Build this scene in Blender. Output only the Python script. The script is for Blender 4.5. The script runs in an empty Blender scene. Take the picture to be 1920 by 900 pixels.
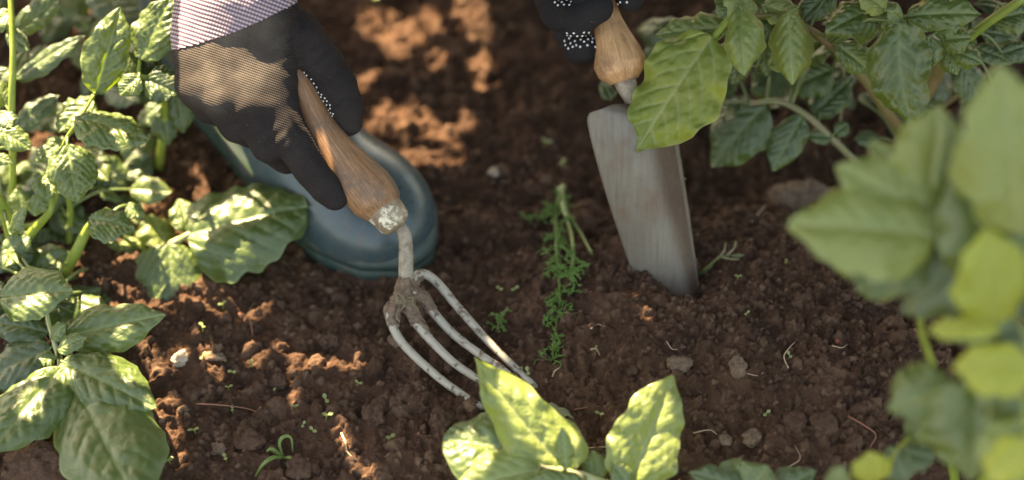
import bpy, math, random
import numpy as np
from math import radians

# ------------------------------------------------------------------ camera, sky, sun, exposure
scene = bpy.context.scene
PITCH = radians(50.0)
D0 = 1.90                                    # focus distance (m)
K = 0.8047 / 1920 / D0                       # tangent per photo pixel
V = np.array([0.0, math.cos(PITCH), -math.sin(PITCH)])
U = np.array([0.0, math.sin(PITCH), math.cos(PITCH)])
R = np.array([1.0, 0.0, 0.0])
CAM = -(V * D0 - U * 200 * K * D0)

cam_data = bpy.data.cameras.new("camera")
cam = bpy.data.objects.new("camera", cam_data)
scene.collection.objects.link(cam)
cam.location = CAM
cam.rotation_euler = (radians(90) - PITCH, 0, 0)
cam_data.sensor_width = 36
cam_data.lens = 85
cam_data.clip_start = 0.05
cam_data.clip_end = 500
cam_data.dof.use_dof = True
cam_data.dof.focus_distance = D0 - 0.055
cam_data.dof.aperture_fstop = 1.75
scene.camera = cam

SUN = np.array([-0.33, 0.54, 0.75]); SUN /= np.linalg.norm(SUN)
SUN_EL = math.asin(SUN[2]); SUN_AZ = math.atan2(SUN[0], SUN[1])   # azimuth clockwise from +Y
world = bpy.data.worlds.new("World"); scene.world = world
world.use_nodes = True
wn = world.node_tree
sky = wn.nodes.new("ShaderNodeTexSky"); sky.sky_type = 'NISHITA'; sky.sun_disc = False
sky.sun_elevation = SUN_EL; sky.sun_rotation = SUN_AZ
sky.air_density = 1.0; sky.dust_density = 3.0; sky.ozone_density = 0.6
wn.links.new(sky.outputs[0], wn.nodes["Background"].inputs[0])
wn.nodes["Background"].inputs[1].default_value = 0.112
sun_data = bpy.data.lights.new("sun", 'SUN')
sun_data.energy = 5.0; sun_data.angle = radians(0.5); sun_data.color = (1.0, 0.90, 0.76)
sun = bpy.data.objects.new("sun", sun_data); scene.collection.objects.link(sun)
from mathutils import Vector
sun.rotation_euler = Vector(SUN).to_track_quat('Z', 'Y').to_euler()
sun.location = tuple(SUN * 6)
scene.view_settings.view_transform = 'Standard'
scene.view_settings.look = 'None'
scene.view_settings.gamma = 1.0
scene.view_settings.exposure = 2.88
scene.view_settings.use_white_balance = True
scene.view_settings.white_balance_temperature = 9600
scene.view_settings.white_balance_tint = 9
scene.cycles.use_denoising = True
scene.cycles.max_bounces = 6
scene.cycles.transparent_max_bounces = 6

# ------------------------------------------------------------------ placement helpers
def W(px, py, dd=0.0):
    """photo pixel + metres behind the focus plane -> world point"""
    return CAM + (V + U * (450 - py) * K + R * (px - 960) * K) * (D0 + dd)
def WA(a):
    a = np.asarray(a, float)
    return CAM + (V + np.outer(450 - a[:, 1], U) * K + np.outer(a[:, 0] - 960, R) * K) * (D0 + a[:, 2:3])
def G(px, py, z=0.0):
    d = V + U * (450 - py) * K + R * (px - 960) * K
    t = (z - CAM[2]) / d[2]
    return CAM + d * t
def PX(p):
    q = np.asarray(p) - CAM
    d = q @ V
    return np.stack([960 + (q @ R) / d / K, 450 - (q @ U) / d / K, d - D0], -1)
def unit(v):
    v = np.asarray(v, float); return v / max(np.linalg.norm(v), 1e-9)

# ------------------------------------------------------------------ object helpers
ORIGIN = {}
def link(o):
    scene.collection.objects.link(o); return o
def thing(name, loc, label, cat, group=None, kind=None):
    o = link(bpy.data.objects.new(name, None)); o.empty_display_size = 0.02
    o.location = tuple(loc); ORIGIN[o] = np.array(loc, float)
    tag(o, label, cat, group, kind); return o
def tag(o, label, cat, group=None, kind=None):
    if label: o["label"] = label
    if cat: o["category"] = cat
    if group: o["group"] = group
    if kind: o["kind"] = kind
    return o
def mesh(name, v, f, mat, parent=None, origin=None, smooth=True, attrs=None, uv=None, sub=0):
    """v in world space; f = array (n,4)/(n,3) or list of tuples"""
    v = np.asarray(v, float)
    if origin is None: origin = ORIGIN[parent] if parent is not None else np.zeros(3)
    origin = np.asarray(origin, float)
    me = bpy.data.meshes.new(name)
    lv = v - origin
    if isinstance(f, np.ndarray):
        k = f.shape[1]; n = len(f)
        me.vertices.add(len(lv)); me.vertices.foreach_set("co", lv.astype(np.float32).ravel())
        me.loops.add(n * k); me.loops.foreach_set("vertex_index", f.astype(np.int32).ravel())
        me.polygons.add(n); me.polygons.foreach_set("loop_start", np.arange(0, n * k, k, dtype=np.int32))
        me.polygons.foreach_set("loop_total", np.full(n, k, dtype=np.int32))
        me.update(calc_edges=True)
    else:
        me.from_pydata(lv.tolist(), [], [tuple(map(int, q)) for q in f]); me.update()
    if smooth: me.polygons.foreach_set("use_smooth", np.ones(len(me.polygons), bool))
    for k2, a in (attrs or {}).items():
        at = me.attributes.new(k2, 'FLOAT', 'POINT'); at.data.foreach_set("value", np.asarray(a, np.float32))
    if uv is not None:
        ul = me.uv_layers.new(name="UVMap")
        li = np.empty(len(me.loops), np.int32); me.loops.foreach_get("vertex_index", li)
        ul.data.foreach_set("uv", np.asarray(uv, np.float32)[li].ravel())
    me.materials.append(mat)
    o = link(bpy.data.objects.new(name, me))
    if parent is not None:
        o.parent = parent; o.location = tuple(origin - ORIGIN[parent]); ORIGIN[o] = origin
    else:
        o.location = tuple(origin); ORIGIN[o] = origin
    if sub:
        m = o.modifiers.new("s", 'SUBSURF'); m.levels = sub; m.render_levels = sub
    return o
class Mer:
    """collects pieces into one mesh"""
    def __init__(s): s.v = []; s.f = []; s.n = 0; s.a = []
    def add(s, v, f, a=None):
        v = np.asarray(v, float)
        s.v.append(v); s.f += [tuple(int(i) + s.n for i in q) for q in f]; s.n += len(v)
        s.a.append(np.zeros(len(v)) if a is None else np.asarray(a, float))
    def out(s, name, mat, parent=None, attr=None, **k):
        return mesh(name, np.concatenate(s.v), s.f, mat, parent, attrs=({attr: np.concatenate(s.a)} if attr else None), **k)

def spline(P, n):
    """Catmull-Rom through rows of P"""
    P = np.asarray(P, float)
    if len(P) == 2: return P[0] + np.linspace(0, 1, n)[:, None] * (P[1] - P[0])
    Q = np.vstack([2 * P[0] - P[1], P, 2 * P[-1] - P[-2]])
    seg = np.linspace(0, len(P) - 1, n); out = []
    for s in seg:
        i = min(int(s), len(P) - 2); t = s - i
        a, b, c, d = Q[i:i + 4]
        out.append(.5 * ((2 * b) + (-a + c) * t + (2 * a - 5 * b + 4 * c - d) * t * t + (-a + 3 * b - 3 * c + d) * t ** 3))
    return np.array(out)
def tube(path, rad, n=10, cap=True, lump=0.0, seed=0):
    path = np.asarray(path, float); m = len(path)
    rad = np.interp(np.linspace(0, 1, m), np.linspace(0, 1, len(rad)), rad) if np.ndim(rad) else np.full(m, rad)
    T = np.gradient(path, axis=0); T /= np.linalg.norm(T, axis=1)[:, None] + 1e-12
    up = np.array([0, 0, 1.0]) if abs(T[0][2]) < .9 else np.array([1.0, 0, 0])
    N = unit(np.cross(T[0], up)); rng = np.random.default_rng(seed)
    v = []; ang = np.linspace(0, 2 * math.pi, n, endpoint=False)
    for i in range(m):
        N = unit(N - T[i] * (N @ T[i])); B = np.cross(T[i], N)
        r = rad[i] * (1 + lump * rng.standard_normal(n)) if lump else np.full(n, rad[i])
        v.append(path[i] + (np.cos(ang) * r)[:, None] * N + (np.sin(ang) * r)[:, None] * B)
    v = np.concatenate(v); f = []
    for i in range(m - 1):
        for j in range(n):
            k = (j + 1) % n; f.append((i * n + j, i * n + k, (i + 1) * n + k, (i + 1) * n + j))
    if cap: f.append(tuple(range(n))[::-1]); f.append(tuple((m - 1) * n + j for j in range(n)))
    return v, f

# ------------------------------------------------------------------ implicit surfaces
def cone(P, a, b, ra, rb):
    a = np.asarray(a, float); b = np.asarray(b, float); ab = b - a
    t = np.clip(((P - a) @ ab) / (ab @ ab + 1e-12), 0, 1)
    return np.linalg.norm(P - a - t[..., None] * ab, axis=-1) - (ra + t * (rb - ra))
def ell(P, c, r):
    r = np.asarray(r, float); q = (P - np.asarray(c, float)) / r
    k0 = np.linalg.norm(q, axis=-1); k1 = np.linalg.norm(q / r, axis=-1)
    return k0 * (k0 - 1) / np.maximum(k1, 1e-6)
def smin(a, b, k):
    h = np.clip(.5 + .5 * (b - a) / k, 0, 1)
    return b + (a - b) * h - k * h * (1 - h)
def nets(fn, lo, hi, h):
    """surface nets of fn(P)<0 inside the box"""
    lo = np.asarray(lo, float); n = np.ceil((np.asarray(hi) - lo) / h).astype(int) + 1
    ax = [lo[i] + h * np.arange(n[i]) for i in range(3)]
    P = np.stack(np.meshgrid(*ax, indexing='ij'), -1)
    f = fn(P); s = f < 0; c = n - 1
    cs = [(i, j, k) for i in (0, 1) for j in (0, 1) for k in (0, 1)]
    sl = lambda A, o: A[o[0]:o[0] + c[0], o[1]:o[1] + c[1], o[2]:o[2] + c[2]]
    cnt = sum(sl(s, o).astype(int) for o in cs)
    act = (cnt > 0) & (cnt < 8); I = np.argwhere(act)
    idx = -np.ones(c, int); idx[act] = np.arange(len(I))
    acc = np.zeros((len(I), 3)); num = np.zeros(len(I))
    for a in cs:
        for axis in range(3):
            if a[axis] == 0:
                b = list(a); b[axis] = 1
                fa = f[tuple((I + a).T)]; fb = f[tuple((I + b).T)]
                x = (fa < 0) != (fb < 0)
                t = np.where(x, fa / np.where(fa == fb, 1, fa - fb), 0)
                pt = np.array(a, float) + t[:, None] * (np.array(b) - np.array(a))
                acc[x] += pt[x]; num[x] += 1
    v = lo + h * (I + acc / num[:, None])
    F = []
    for axis in range(3):
        o1, o2 = [i for i in range(3) if i != axis]
        sA = np.moveaxis(s, (axis, o1, o2), (0, 1, 2)); iA = np.moveaxis(idx, (axis, o1, o2), (0, 1, 2))
        d = sA[:-1, 1:-1, 1:-1] != sA[1:, 1:-1, 1:-1]
        E = np.argwhere(d)
        if not len(E): continue
        i, j, k = E[:, 0], E[:, 1] + 1, E[:, 2] + 1
        q = np.stack([iA[i, j - 1, k - 1], iA[i, j, k - 1], iA[i, j, k], iA[i, j - 1, k]], 1)
        flip = sA[i, j, k] ^ (axis == 1)
        q[~flip] = q[~flip][:, ::-1]
        F.append(q)
    F = np.concatenate(F); F = F[(F >= 0).all(1)]
    return v, F
def relax(v, F, it=2, lam=.5):
    for _ in range(it):
        acc = np.zeros_like(v); num = np.zeros(len(v))
        for a in range(4):
            for b in ((a + 1) % 4, (a - 1) % 4):
                np.add.at(acc, F[:, a], v[F[:, b]]); np.add.at(num, F[:, a], 1)
        v = v + lam * (acc / np.maximum(num, 1)[:, None] - v)
    return v
def subset(v, F, keep):
    Fk = F[keep]; u, inv = np.unique(Fk, return_inverse=True)
    return v[u], inv.reshape(Fk.shape), u

# value noise on arrays
def vnoise(P, freq, seed=0):
    P = np.asarray(P, float) * freq; i = np.floor(P).astype(np.int64); f = P - i; f = f * f * (3 - 2 * f)
    D = P.shape[-1]; out = 0.0
    for c in range(2 ** D):
        o = [(c >> k) & 1 for k in range(D)]; w = 1.0; h = np.full(P.shape[:-1], seed * 7919 + 12345, np.int64)
        for k in range(D):
            w = w * (f[..., k] if o[k] else 1 - f[..., k]); h = (h * 1103515 + (i[..., k] + o[k]) * (374761393, 668265263, 2147483647)[k]) & 0x7fffffff
            h = (h ^ (h >> 13)) * 1274126177 & 0x7fffffff
        out = out + w * ((h & 0xffff) / 65535.0)
    return out * 2 - 1

# ------------------------------------------------------------------ material helpers
class NT:
    def __init__(s, name):
        s.m = bpy.data.materials.new(name); s.m.use_nodes = True; s.t = s.m.node_tree
        s.b = s.t.nodes["Principled BSDF"]; s.o = s.t.nodes["Material Output"]
    def n(s, typ, **k):
        x = s.t.nodes.new("ShaderNode" + typ)
        for a, b in k.items(): setattr(x, a, b)
        return x
    def l(s, a, b): s.t.links.new(a, b)
    def val(s, sock, v):
        if hasattr(v, "is_linked") or isinstance(v, bpy.types.NodeSocket): s.l(v, sock)
        else: sock.default_value = v if not isinstance(v, tuple) or len(v) != 3 or sock.type != 'RGBA' else (*v, 1)
    def noise(s, scale, detail=4, rough=.55, vec=None, dist=0, dim='3D'):
        x = s.n("TexNoise"); x.inputs["Scale"].default_value = scale; x.inputs["Detail"].default_value = detail
        x.inputs["Roughness"].default_value = rough; x.inputs["Distortion"].default_value = dist
        s.l(vec if vec is not None else s.obj(), x.inputs["Vector"]); return x.outputs["Fac"]
    def obj(s):
        if not hasattr(s, "_o"): s._o = s.n("TexCoord").outputs["Object"]
        return s._o
    def ramp(s, fac, stops):
        x = s.n("ValToRGB"); e = x.color_ramp.elements
        while len(e) < len(stops): e.new(.5)
        for i, (p, c) in enumerate(stops):
            e[i].position = p; e[i].color = (*c, 1) if not np.isscalar(c) else (c, c, c, 1)
        s.l(fac, x.inputs[0]); return x.outputs[0]
    def mix(s, fac, a, b, mode='MIX'):
        x = s.n("Mix", data_type='RGBA', blend_type=mode)
        s.val(x.inputs[0], fac); s.val(x.inputs[6], a); s.val(x.inputs[7], b); return x.outputs[2]
    def math(s, op, a, b=0.5, clamp=False):
        x = s.n("Math", operation=op, use_clamp=clamp); s.val(x.inputs[0], a); s.val(x.inputs[1], b); return x.outputs[0]
    def attr(s, name):
        x = s.n("Attribute", attribute_name=name); return x.outputs["Fac"]
    def bump(s, h, strength=.5, dist=.002, prev=None):
        x = s.n("Bump"); x.inputs["Strength"].default_value = strength; x.inputs["Distance"].default_value = dist
        s.l(h, x.inputs["Height"])
        if prev is not None: s.l(prev, x.inputs["Normal"])
        s.l(x.outputs[0], s.b.inputs["Normal"]); return x.outputs[0]
    def set(s, **k):
        for a, v in k.items(): s.val(s.b.inputs[a.replace("_", " ")], v)
        return s
# ------------------------------------------------------------------ soil
def m_soil():
    m = NT("soil"); t = m.attr("tone")
    n1 = m.noise(28, 5, .6); n2 = m.noise(420, 4, .65)
    c = m.ramp(n1, [(.28, (.036, .0180, .0110)), (.52, (.076, .037, .0215)), (.75, (.138, .073, .044))])
    c = m.mix(m.math('MULTIPLY', m.ramp(n2, [(.45, 0.0), (.75, 1.0)]), .35), c, (.16, .095, .066))
    c = m.mix(t, c, (.25, .155, .102))
    m.set(Base_Color=c, Roughness=.92, Specular_IOR_Level=.22)
    b = m.bump(m.noise(900, 5, .7), 1.0, .0016)
    m.bump(m.noise(260, 3, .6), .8, .003, b)
    return m.m
SOIL = m_soil()

def gauss(x, y, c, sx, sy, a=0.0):
    dx = x - c[0]; dy = y - c[1]; ca, sa = math.cos(a), math.sin(a)
    u = dx * ca + dy * sa; w = -dx * sa + dy * ca
    return np.exp(-.5 * ((u / sx) ** 2 + (w / sy) ** 2))
MND = G(1500, 690); BACK = G(1420, 330); TRE = G(830, 150); POT = G(1262, 548)
def macro(x, y):
    x = np.asarray(x, float); y = np.asarray(y, float)
    z = .043 * gauss(x, y, MND, .15, .085, .1)
    z = z + .020 * gauss(x, y, G(1150, 590), .06, .035, -.6) + .020 * gauss(x, y, G(1205, 520), .024, .012, -.5)
    z = z - .020 * gauss(x, y, BACK, .12, .05)
    z = z - .022 * gauss(x, y, TRE, .13, .16, .2)
    z = z - .034 * gauss(x, y, G(1288, 556), .015, .018)
    z = z + .012 * gauss(x, y, G(1440, 440), .05, .02, -.5)
    z = z + .035 * gauss(x, y, (-.50, .35), .10, .22)
    z = z + .030 * gauss(x, y, (.45, .30), .12, .2)
    z = z + .04 * gauss(x, y, (.0, .85), .6, .2) 
    p = np.stack([x, y], -1)
    z = z + .006 * vnoise(p, 11, 3) + .004 * vnoise(p, 27, 4)
    return z
def Hm(x, y): return float(macro(np.array([x]), np.array([y]))[0])
def GT(px, py, lift=0.0):
    z = 0.0
    for _ in range(12):
        p = G(px, py, z); z = .5 * z + .5 * (Hm(p[0], p[1]) + lift)
    return G(px, py, z)

def build_soil():
    st = .00105
    fx = np.arange(-.56, .56, st); fy = np.arange(-.26, .56, st)
    def outer(a, s, end):
        o = [a]; d = st * 3
        while abs(o[-1]) < end: o.append(o[-1] + s * d); d *= 1.13
        return o[1:]
    X = np.array(outer(fx[0], -1, 60)[::-1] + list(fx) + outer(fx[-1], 1, 60))
    Y = np.array(outer(fy[0], -1, 60)[::-1] + list(fy) + outer(fy[-1], 1, 60))
    ix = np.searchsorted(X, fx[0]); iy = np.searchsorted(Y, fy[0])
    XX, YY = np.meshgrid(X, Y, indexing='ij')
    Z = macro(XX, YY)
    far = np.clip((np.hypot(XX, YY) - .8) / 2, 0, 1)
    P0 = np.stack([XX, YY], -1); near = np.clip(4 - np.hypot(XX, YY), 0, 1)
    Z = Z * (1 - far) + far * .05 * vnoise(P0, 1.2, 9) + near * (.010 * (1 - 2 * np.abs(vnoise(P0, 21, 41))) + .006 * vnoise(P0, 55, 42))* np.clip((np.maximum(np.abs(XX) - .56, np.abs(YY - .15) - .41)) / .02, 0, 1)
    nx, ny = len(fx), len(fy)
    Zf = Z[ix:ix + nx, iy:iy + ny].copy(); tone = np.zeros_like(Zf)
    rng = np.random.default_rng(5)
    def stamp(n, r0, r1, power, dens, sink, lumpf=.25, tonep=.1):
        n = int(n * 1.3); cx = rng.uniform(-.56, .56, n); cy = rng.uniform(-.26, .56, n)
        rr = r0 + (r1 - r0) * rng.random(n) ** power
        keep = rng.random(n) < dens(cx, cy); cx, cy, rr = cx[keep], cy[keep], rr[keep]
        base = base_at(cx, cy); od = np.argsort(rr)[::-1]
        for k in od:
            r = rr[k]; w = int(r * 1.35 / st) + 1
            i = int((cx[k] - fx[0]) / st); j = int((cy[k] - fy[0]) / st)
            i0, i1, j0, j1 = max(i - w, 0), min(i + w + 1, nx), max(j - w, 0), min(j + w + 1, ny)
            if i1 - i0 < 2 or j1 - j0 < 2: continue
            dx = (fx[i0:i1] - cx[k])[:, None]; dy = (fy[j0:j1] - cy[k])[None, :]
            a = rng.uniform(0, 3.14); ca, sa = math.cos(a), math.sin(a); e = rng.uniform(.72, 1.25)
            u = (dx * ca + dy * sa) / e; v = (-dx * sa + dy * ca) * e
            d2 = (u * u + v * v) / (r * r)
            th = np.arctan2(v, u)
            d2 = d2 * (1 + lumpf * np.sin(th * 3 + rng.uniform(0, 6)) + lumpf * .7 * np.sin(th * 5 + rng.uniform(0, 6)))
            h = base[k] + 1.25 * r * (np.sqrt(np.maximum(1 - d2, 0)) - sink)
            cur = Zf[i0:i1, j0:j1]; m = (d2 < 1) & (h > cur)
            cur[m] = h[m]
            tv = rng.random() ** 2 * .40
            if rng.random() < tonep: tv = rng.uniform(.3, .8)
            tone[i0:i1, j0:j1][m] = tv
    p2 = lambda x, y: PX(np.stack([x, y, np.zeros_like(x)], -1))
    def dens_big(x, y):
        q = p2(x, y); px, py = q[:, 0], q[:, 1]
        d = np.full(len(x), .55)
        d[(px > 1100) & (py > 450)] = .22
        d[(px > 560) & (px < 1050) & (py < 460)] = .25
        return d
    def dens_small(x, y):
        q = p2(x, y); px, py = q[:, 0], q[:, 1]
        d = np.full(len(x), .6); d[(px > 1050) & (py > 420)] = 1.0
        d[(py < 300)] = .45
        return d
    PP = np.stack([XX[ix:ix + nx, iy:iy + ny], YY[ix:ix + nx, iy:iy + ny]], -1)
    rel = .0035 * vnoise(PP, 30, 21) + .0034 * (1 - 2 * np.abs(vnoise(PP, 62, 22))) + .0024 * vnoise(PP, 130, 23)
    Zf += rel
    def base_at(cx, cy):
        return Zf[np.clip(((cx - fx[0]) / st).astype(int), 0, nx - 1), np.clip(((cy - fy[0]) / st).astype(int), 0, ny - 1)]
    stamp(130, .007, .013, 2.2, dens_big, .35, .12, .02)
    stamp(1700, .0032, .0075, 1.8, dens_big, .2, .16, .05)
    stamp(7000, .0020, .0044, 1.8, dens_small, .25, .32, .07)
    stamp(36000, .0010, .0024, 1.8, dens_small, .1, .38, .12)
    Zf += .0009 * vnoise(PP, 260, 24) + .0007 * (1 - 2 * np.abs(vnoise(PP, 420, 25)))
    Zf += .0005 * vnoise(np.stack([XX[ix:ix + nx, iy:iy + ny], YY[ix:ix + nx, iy:iy + ny]], -1), 420, 8)
    Z[ix:ix + nx, iy:iy + ny] = Zf
    T = np.zeros_like(Z); T[ix:ix + nx, iy:iy + ny] = tone
    NX, NY = len(X), len(Y)
    ids = np.arange(NX * NY).reshape(NX, NY)
    F = np.stack([ids[:-1, :-1], ids[1:, :-1], ids[1:, 1:], ids[:-1, 1:]], -1).reshape(-1, 4)
    o = mesh("soil", np.stack([XX, YY, Z], -1).reshape(-1, 3), F, SOIL, attrs={"tone": T.ravel()})
    o["kind"] = "structure"
    return fx, fy, Zf
FX, FY, ZF = build_soil()
def Hs(x, y):
    i = int(round((x - FX[0]) / (FX[1] - FX[0]))); j = int(round((y - FY[0]) / (FY[1] - FY[0])))
    if 0 <= i < len(FX) and 0 <= j < len(FY): return float(ZF[i, j])
    return Hm(x, y)
def GS(px, py, lift=0.0):
    """point on the finished soil surface seen at a photo pixel"""
    z = 0.0
    for _ in range(14):
        p = G(px, py, z); z = .6 * z + .4 * (Hs(p[0], p[1]) + lift)
    return G(px, py, z)
# ------------------------------------------------------------------ foliage
def m_leaf(name, top, back, vein, trans, tcol, rough=.42, spec=.5):
    m = NT(name); vn = m.attr("vein")
    n = m.noise(38, 4, .6); n3 = m.noise(230, 3, .6)
    geo = m.n("NewGeometry")
    c = m.mix(n, tuple(x * .78 for x in top), tuple(min(x * 1.25, 1) for x in top))
    c = m.mix(m.math('MULTIPLY', n3, .25), c, tuple(x * 1.5 for x in top))
    c = m.mix(geo.outputs["Backfacing"], c, back)
    spots = m.ramp(m.noise(75, 3, .6), [(.66, 0.0), (.70, 1.0)])
    c = m.mix(m.math('MULTIPLY', spots, .35), c, (.16, .13, .04))
    c = m.mix(m.math('MULTIPLY', vn, .85), c, vein)
    r = m.math('ADD', m.math('MULTIPLY', m.noise(90, 3), .22), rough - .02)
    m.set(Base_Color=c, Roughness=r, Specular_IOR_Level=spec, Coat_Weight=.38, Coat_Roughness=.34, Coat_IOR=1.6)
    vo = m.n("TexVoronoi", feature='DISTANCE_TO_EDGE'); vo.inputs["Scale"].default_value = 210
    wv = m.n("Mix", data_type='RGBA', blend_type='ADD'); wv.inputs[0].default_value = .004; m.l(m.obj(), wv.inputs[6])
    nz = m.n("TexNoise"); nz.inputs["Scale"].default_value = 160; m.l(m.obj(), nz.inputs["Vector"]); m.l(nz.outputs["Color"], wv.inputs[7])
    m.l(wv.outputs[2], vo.inputs["Vector"])
    vr = m.ramp(vo.outputs["Distance"], [(0, 0.0), (.22, 1.0)])
    nb = m.bump(m.noise(520, 4, .6), .2, .0009)
    nb = m.bump(vr, .35, .0006, nb)
    m.bump(m.noise(150, 3, .5, dist=.6), .35, .0024, nb)
    tr = m.n("BsdfTranslucent"); tc = m.mix(m.math('MULTIPLY', vn, .6), tcol, tuple(x * .55 for x in tcol))
    m.val(tr.inputs[0], tc)
    mx = m.n("MixShader"); mx.inputs[0].default_value = trans
    m.l(m.b.outputs[0], mx.inputs[1]); m.l(tr.outputs[0], mx.inputs[2]); m.l(mx.outputs[0], m.o.inputs[0])
    return m.m
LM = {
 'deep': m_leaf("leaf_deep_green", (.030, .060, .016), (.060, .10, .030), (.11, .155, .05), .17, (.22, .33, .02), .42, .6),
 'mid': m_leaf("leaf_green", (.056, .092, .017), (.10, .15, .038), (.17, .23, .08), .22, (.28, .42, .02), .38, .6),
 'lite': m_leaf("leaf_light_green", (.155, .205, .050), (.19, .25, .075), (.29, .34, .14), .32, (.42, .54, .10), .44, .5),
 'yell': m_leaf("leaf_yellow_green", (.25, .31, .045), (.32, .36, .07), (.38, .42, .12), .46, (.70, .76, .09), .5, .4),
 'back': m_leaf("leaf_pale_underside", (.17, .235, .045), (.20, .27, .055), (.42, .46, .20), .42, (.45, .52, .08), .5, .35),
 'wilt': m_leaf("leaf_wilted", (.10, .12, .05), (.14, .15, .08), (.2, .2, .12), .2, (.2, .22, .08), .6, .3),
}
def m_stem(name, a, b):
    m = NT(name)
    c = m.mix(m.ramp(m.noise(60, 4), [(.35, 0.0), (.65, 1.0)]), a, b)
    m.set(Base_Color=c, Roughness=.5, Subsurface_Weight=.15, Specular_IOR_Level=.4)
    m.b.inputs["Subsurface Radius"].default_value = (.004, .006, .001)
    m.bump(m.noise(400, 3), .25, .001); return m.m
SM = {'lime': m_stem("stem_lime", (.17, .24, .035), (.25, .30, .06)),
      'green': m_stem("stem_green", (.085, .14, .03), (.14, .19, .05)),
      'brown': m_stem("stem_brownish", (.13, .13, .035), (.19, .12, .06)),
      'pink': m_stem("stem_pinkish", (.22, .17, .11), (.17, .19, .08)),
      'pale': m_stem("stem_pale", (.42, .40, .25), (.30, .34, .14))}

def leaf_geo(L, w, seed=0, fold=.25, curl=.35, wave=.05, quilt=1.0, bend=.5, twist=0.0, shape=.8, nv=6, res=1.0, tipw=.5, pw=.58, notch=.0, skew=0.):
    """leaf in its own frame: y along midrib from 0 to L, z = upper side"""
    rng = np.random.default_rng(seed)
    ny = int(44 * res) + 8; nh = int(15 * res) + 4
    t = np.linspace(0, 1, ny); t = t + .035 * np.sin(2 * np.pi * t)*-1
    s = np.sin(np.linspace(-1, 1, 2 * nh + 1) * np.pi / 2) * .4 + np.linspace(-1, 1, 2 * nh + 1) * .6
    Tm, S = np.meshgrid(t, s, indexing='ij')
    prof = np.maximum(np.sin(np.pi * np.clip(Tm, 0, 1) ** shape), 0) ** pw
    tipn = np.clip((1 - Tm) / .22, 0, 1); prof = prof * (tipw + (1 - tipw) * tipn ** .8) * 1.13
    if notch: prof = np.maximum(prof, notch * np.clip(1 - Tm / .12, 0, 1) * (Tm > 0))
    ph = rng.uniform(0, 6.28, 8)
    side = np.where(S >= 0, 1.0, -1.0)
    edge = 1 + .045 * np.sin(Tm * 15 + ph[0] + side) + .03 * np.sin(Tm * 31 + ph[1] * side) + .05 * np.sin(Tm * 7 + ph[2] + 2 * side)
    hw = .5 * w * prof * edge * (1 + .08 * side * math.sin(ph[3]))
    x = S * hw; y = Tm * L
    ax = np.abs(x)
    sp = L / (nv + .6)
    # lateral veins: leave the midrib at an angle and curve forward
    q = (y - .75 * ax - 1.1 * ax * ax / max(w, 1e-6)) / sp + .25 * side * .9
    fr = q - np.round(q)
    lat = np.exp(-(fr * sp / (.00062 + .012 * w)) ** 2) * np.clip(1.15 - np.abs(S) ** 2, 0, 1)
    mid = np.exp(-(x / (.0008 + .016 * w * (1 - .7 * Tm))) ** 2)
    vein = np.clip(np.maximum(np.maximum(mid, .75 * lat), .6 * np.exp(-((1 - np.abs(S)) / .05) ** 2)), 0, 1)
    # puckered blade between veins
    cell = np.abs(np.sin(np.pi * q)) ** .7
    q2 = (ax * 1.0 + .35 * y) / (sp * .55)
    cell2 = np.abs(np.sin(np.pi * (q2 + .4 * np.sin(q * 3 + ph[4])))) ** .8
    rise = np.clip(ax / (.12 * w + 1e-9), 0, 1) * np.clip(1.4 - np.abs(S), 0, 1)
    z = quilt * .027 * w * rise * (cell * (.75 + .5 * vnoise(np.stack([x / w * 3, y / w * 3 + seed], -1), 1.7, 5)) + .18 * cell2 * cell)
    P2 = np.stack([x / w * 5 + seed * 1.3, y / w * 5 + seed * .7], -1)
    z = z + quilt * (.022 * w * vnoise(P2, 1.1, seed % 97) + .009 * w * vnoise(P2, 3.7, seed % 91)) * np.clip(ax / (.1 * w), 0, 1)
    fq = q * 3 + .35 * vnoise(P2, 1.5, 3)
    z = z + quilt * .0055 * w * rise * (np.abs(np.sin(np.pi * fq)) ** .8 - .5)
    tq = (ax * 1.2 + .5 * y) / (sp * .30) + 1.2 * vnoise(P2, .9, 13)
    z = z + quilt * .0055 * w * rise * np.sin(np.pi * tq) * np.clip(1.2 - lat * 1.5, 0, 1)
    z = z - .014 * w * mid - quilt * .008 * w * lat
    # V fold, curled margin, rippled margin
    z = z + fold * ax * (1 - .4 * np.abs(S))
    z = z - curl * hw * np.abs(S) ** 2.6
    z = z + wave * w * S ** 2 * np.sin(2 * np.pi * (2.3 * Tm + .5 * side * .6) + ph[5]) + .5 * wave * w * np.abs(S) ** 3 * np.sin(2 * np.pi * 5.2 * Tm + ph[6] * side)
    x = x * (1 - .10 * curl * np.abs(S) ** 2)
    x = x + skew * L * np.sin(np.pi * Tm) * .5
    # twist about midrib
    a = twist * (Tm - .3); x, z = x * np.cos(a) - z * np.sin(a), x * np.sin(a) + z * np.cos(a)
    # bend along the length (positive: tip droops)
    al = bend * (t ** 1.3) * 1.0
    dl = np.diff(t, prepend=0) * L
    cy = np.cumsum(dl * np.cos(al)); cz = -np.cumsum(dl * np.sin(al))
    yy = cy[:, None] + z * np.sin(al)[:, None]; zz = cz[:, None] + z * np.cos(al)[:, None]
    # put the chord back on the y axis with length L
    ch = math.hypot(cy[-1], cz[-1]); an = math.atan2(cz[-1], cy[-1]); ca, sa = math.cos(-an), math.sin(-an); k = L / ch
    Yr = (yy * ca - zz * sa) * k; Zr = (yy * sa + zz * ca) * k
    v = np.stack([x, Yr, Zr], -1).reshape(-1, 3)
    m = 2 * nh + 1; ids = np.arange(ny * m).reshape(ny, m)
    F = np.stack([ids[:-1, :-1], ids[:-1, 1:], ids[1:, 1:], ids[1:, :-1]], -1).reshape(-1, 4)
    return v, F, vein.ravel()

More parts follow.
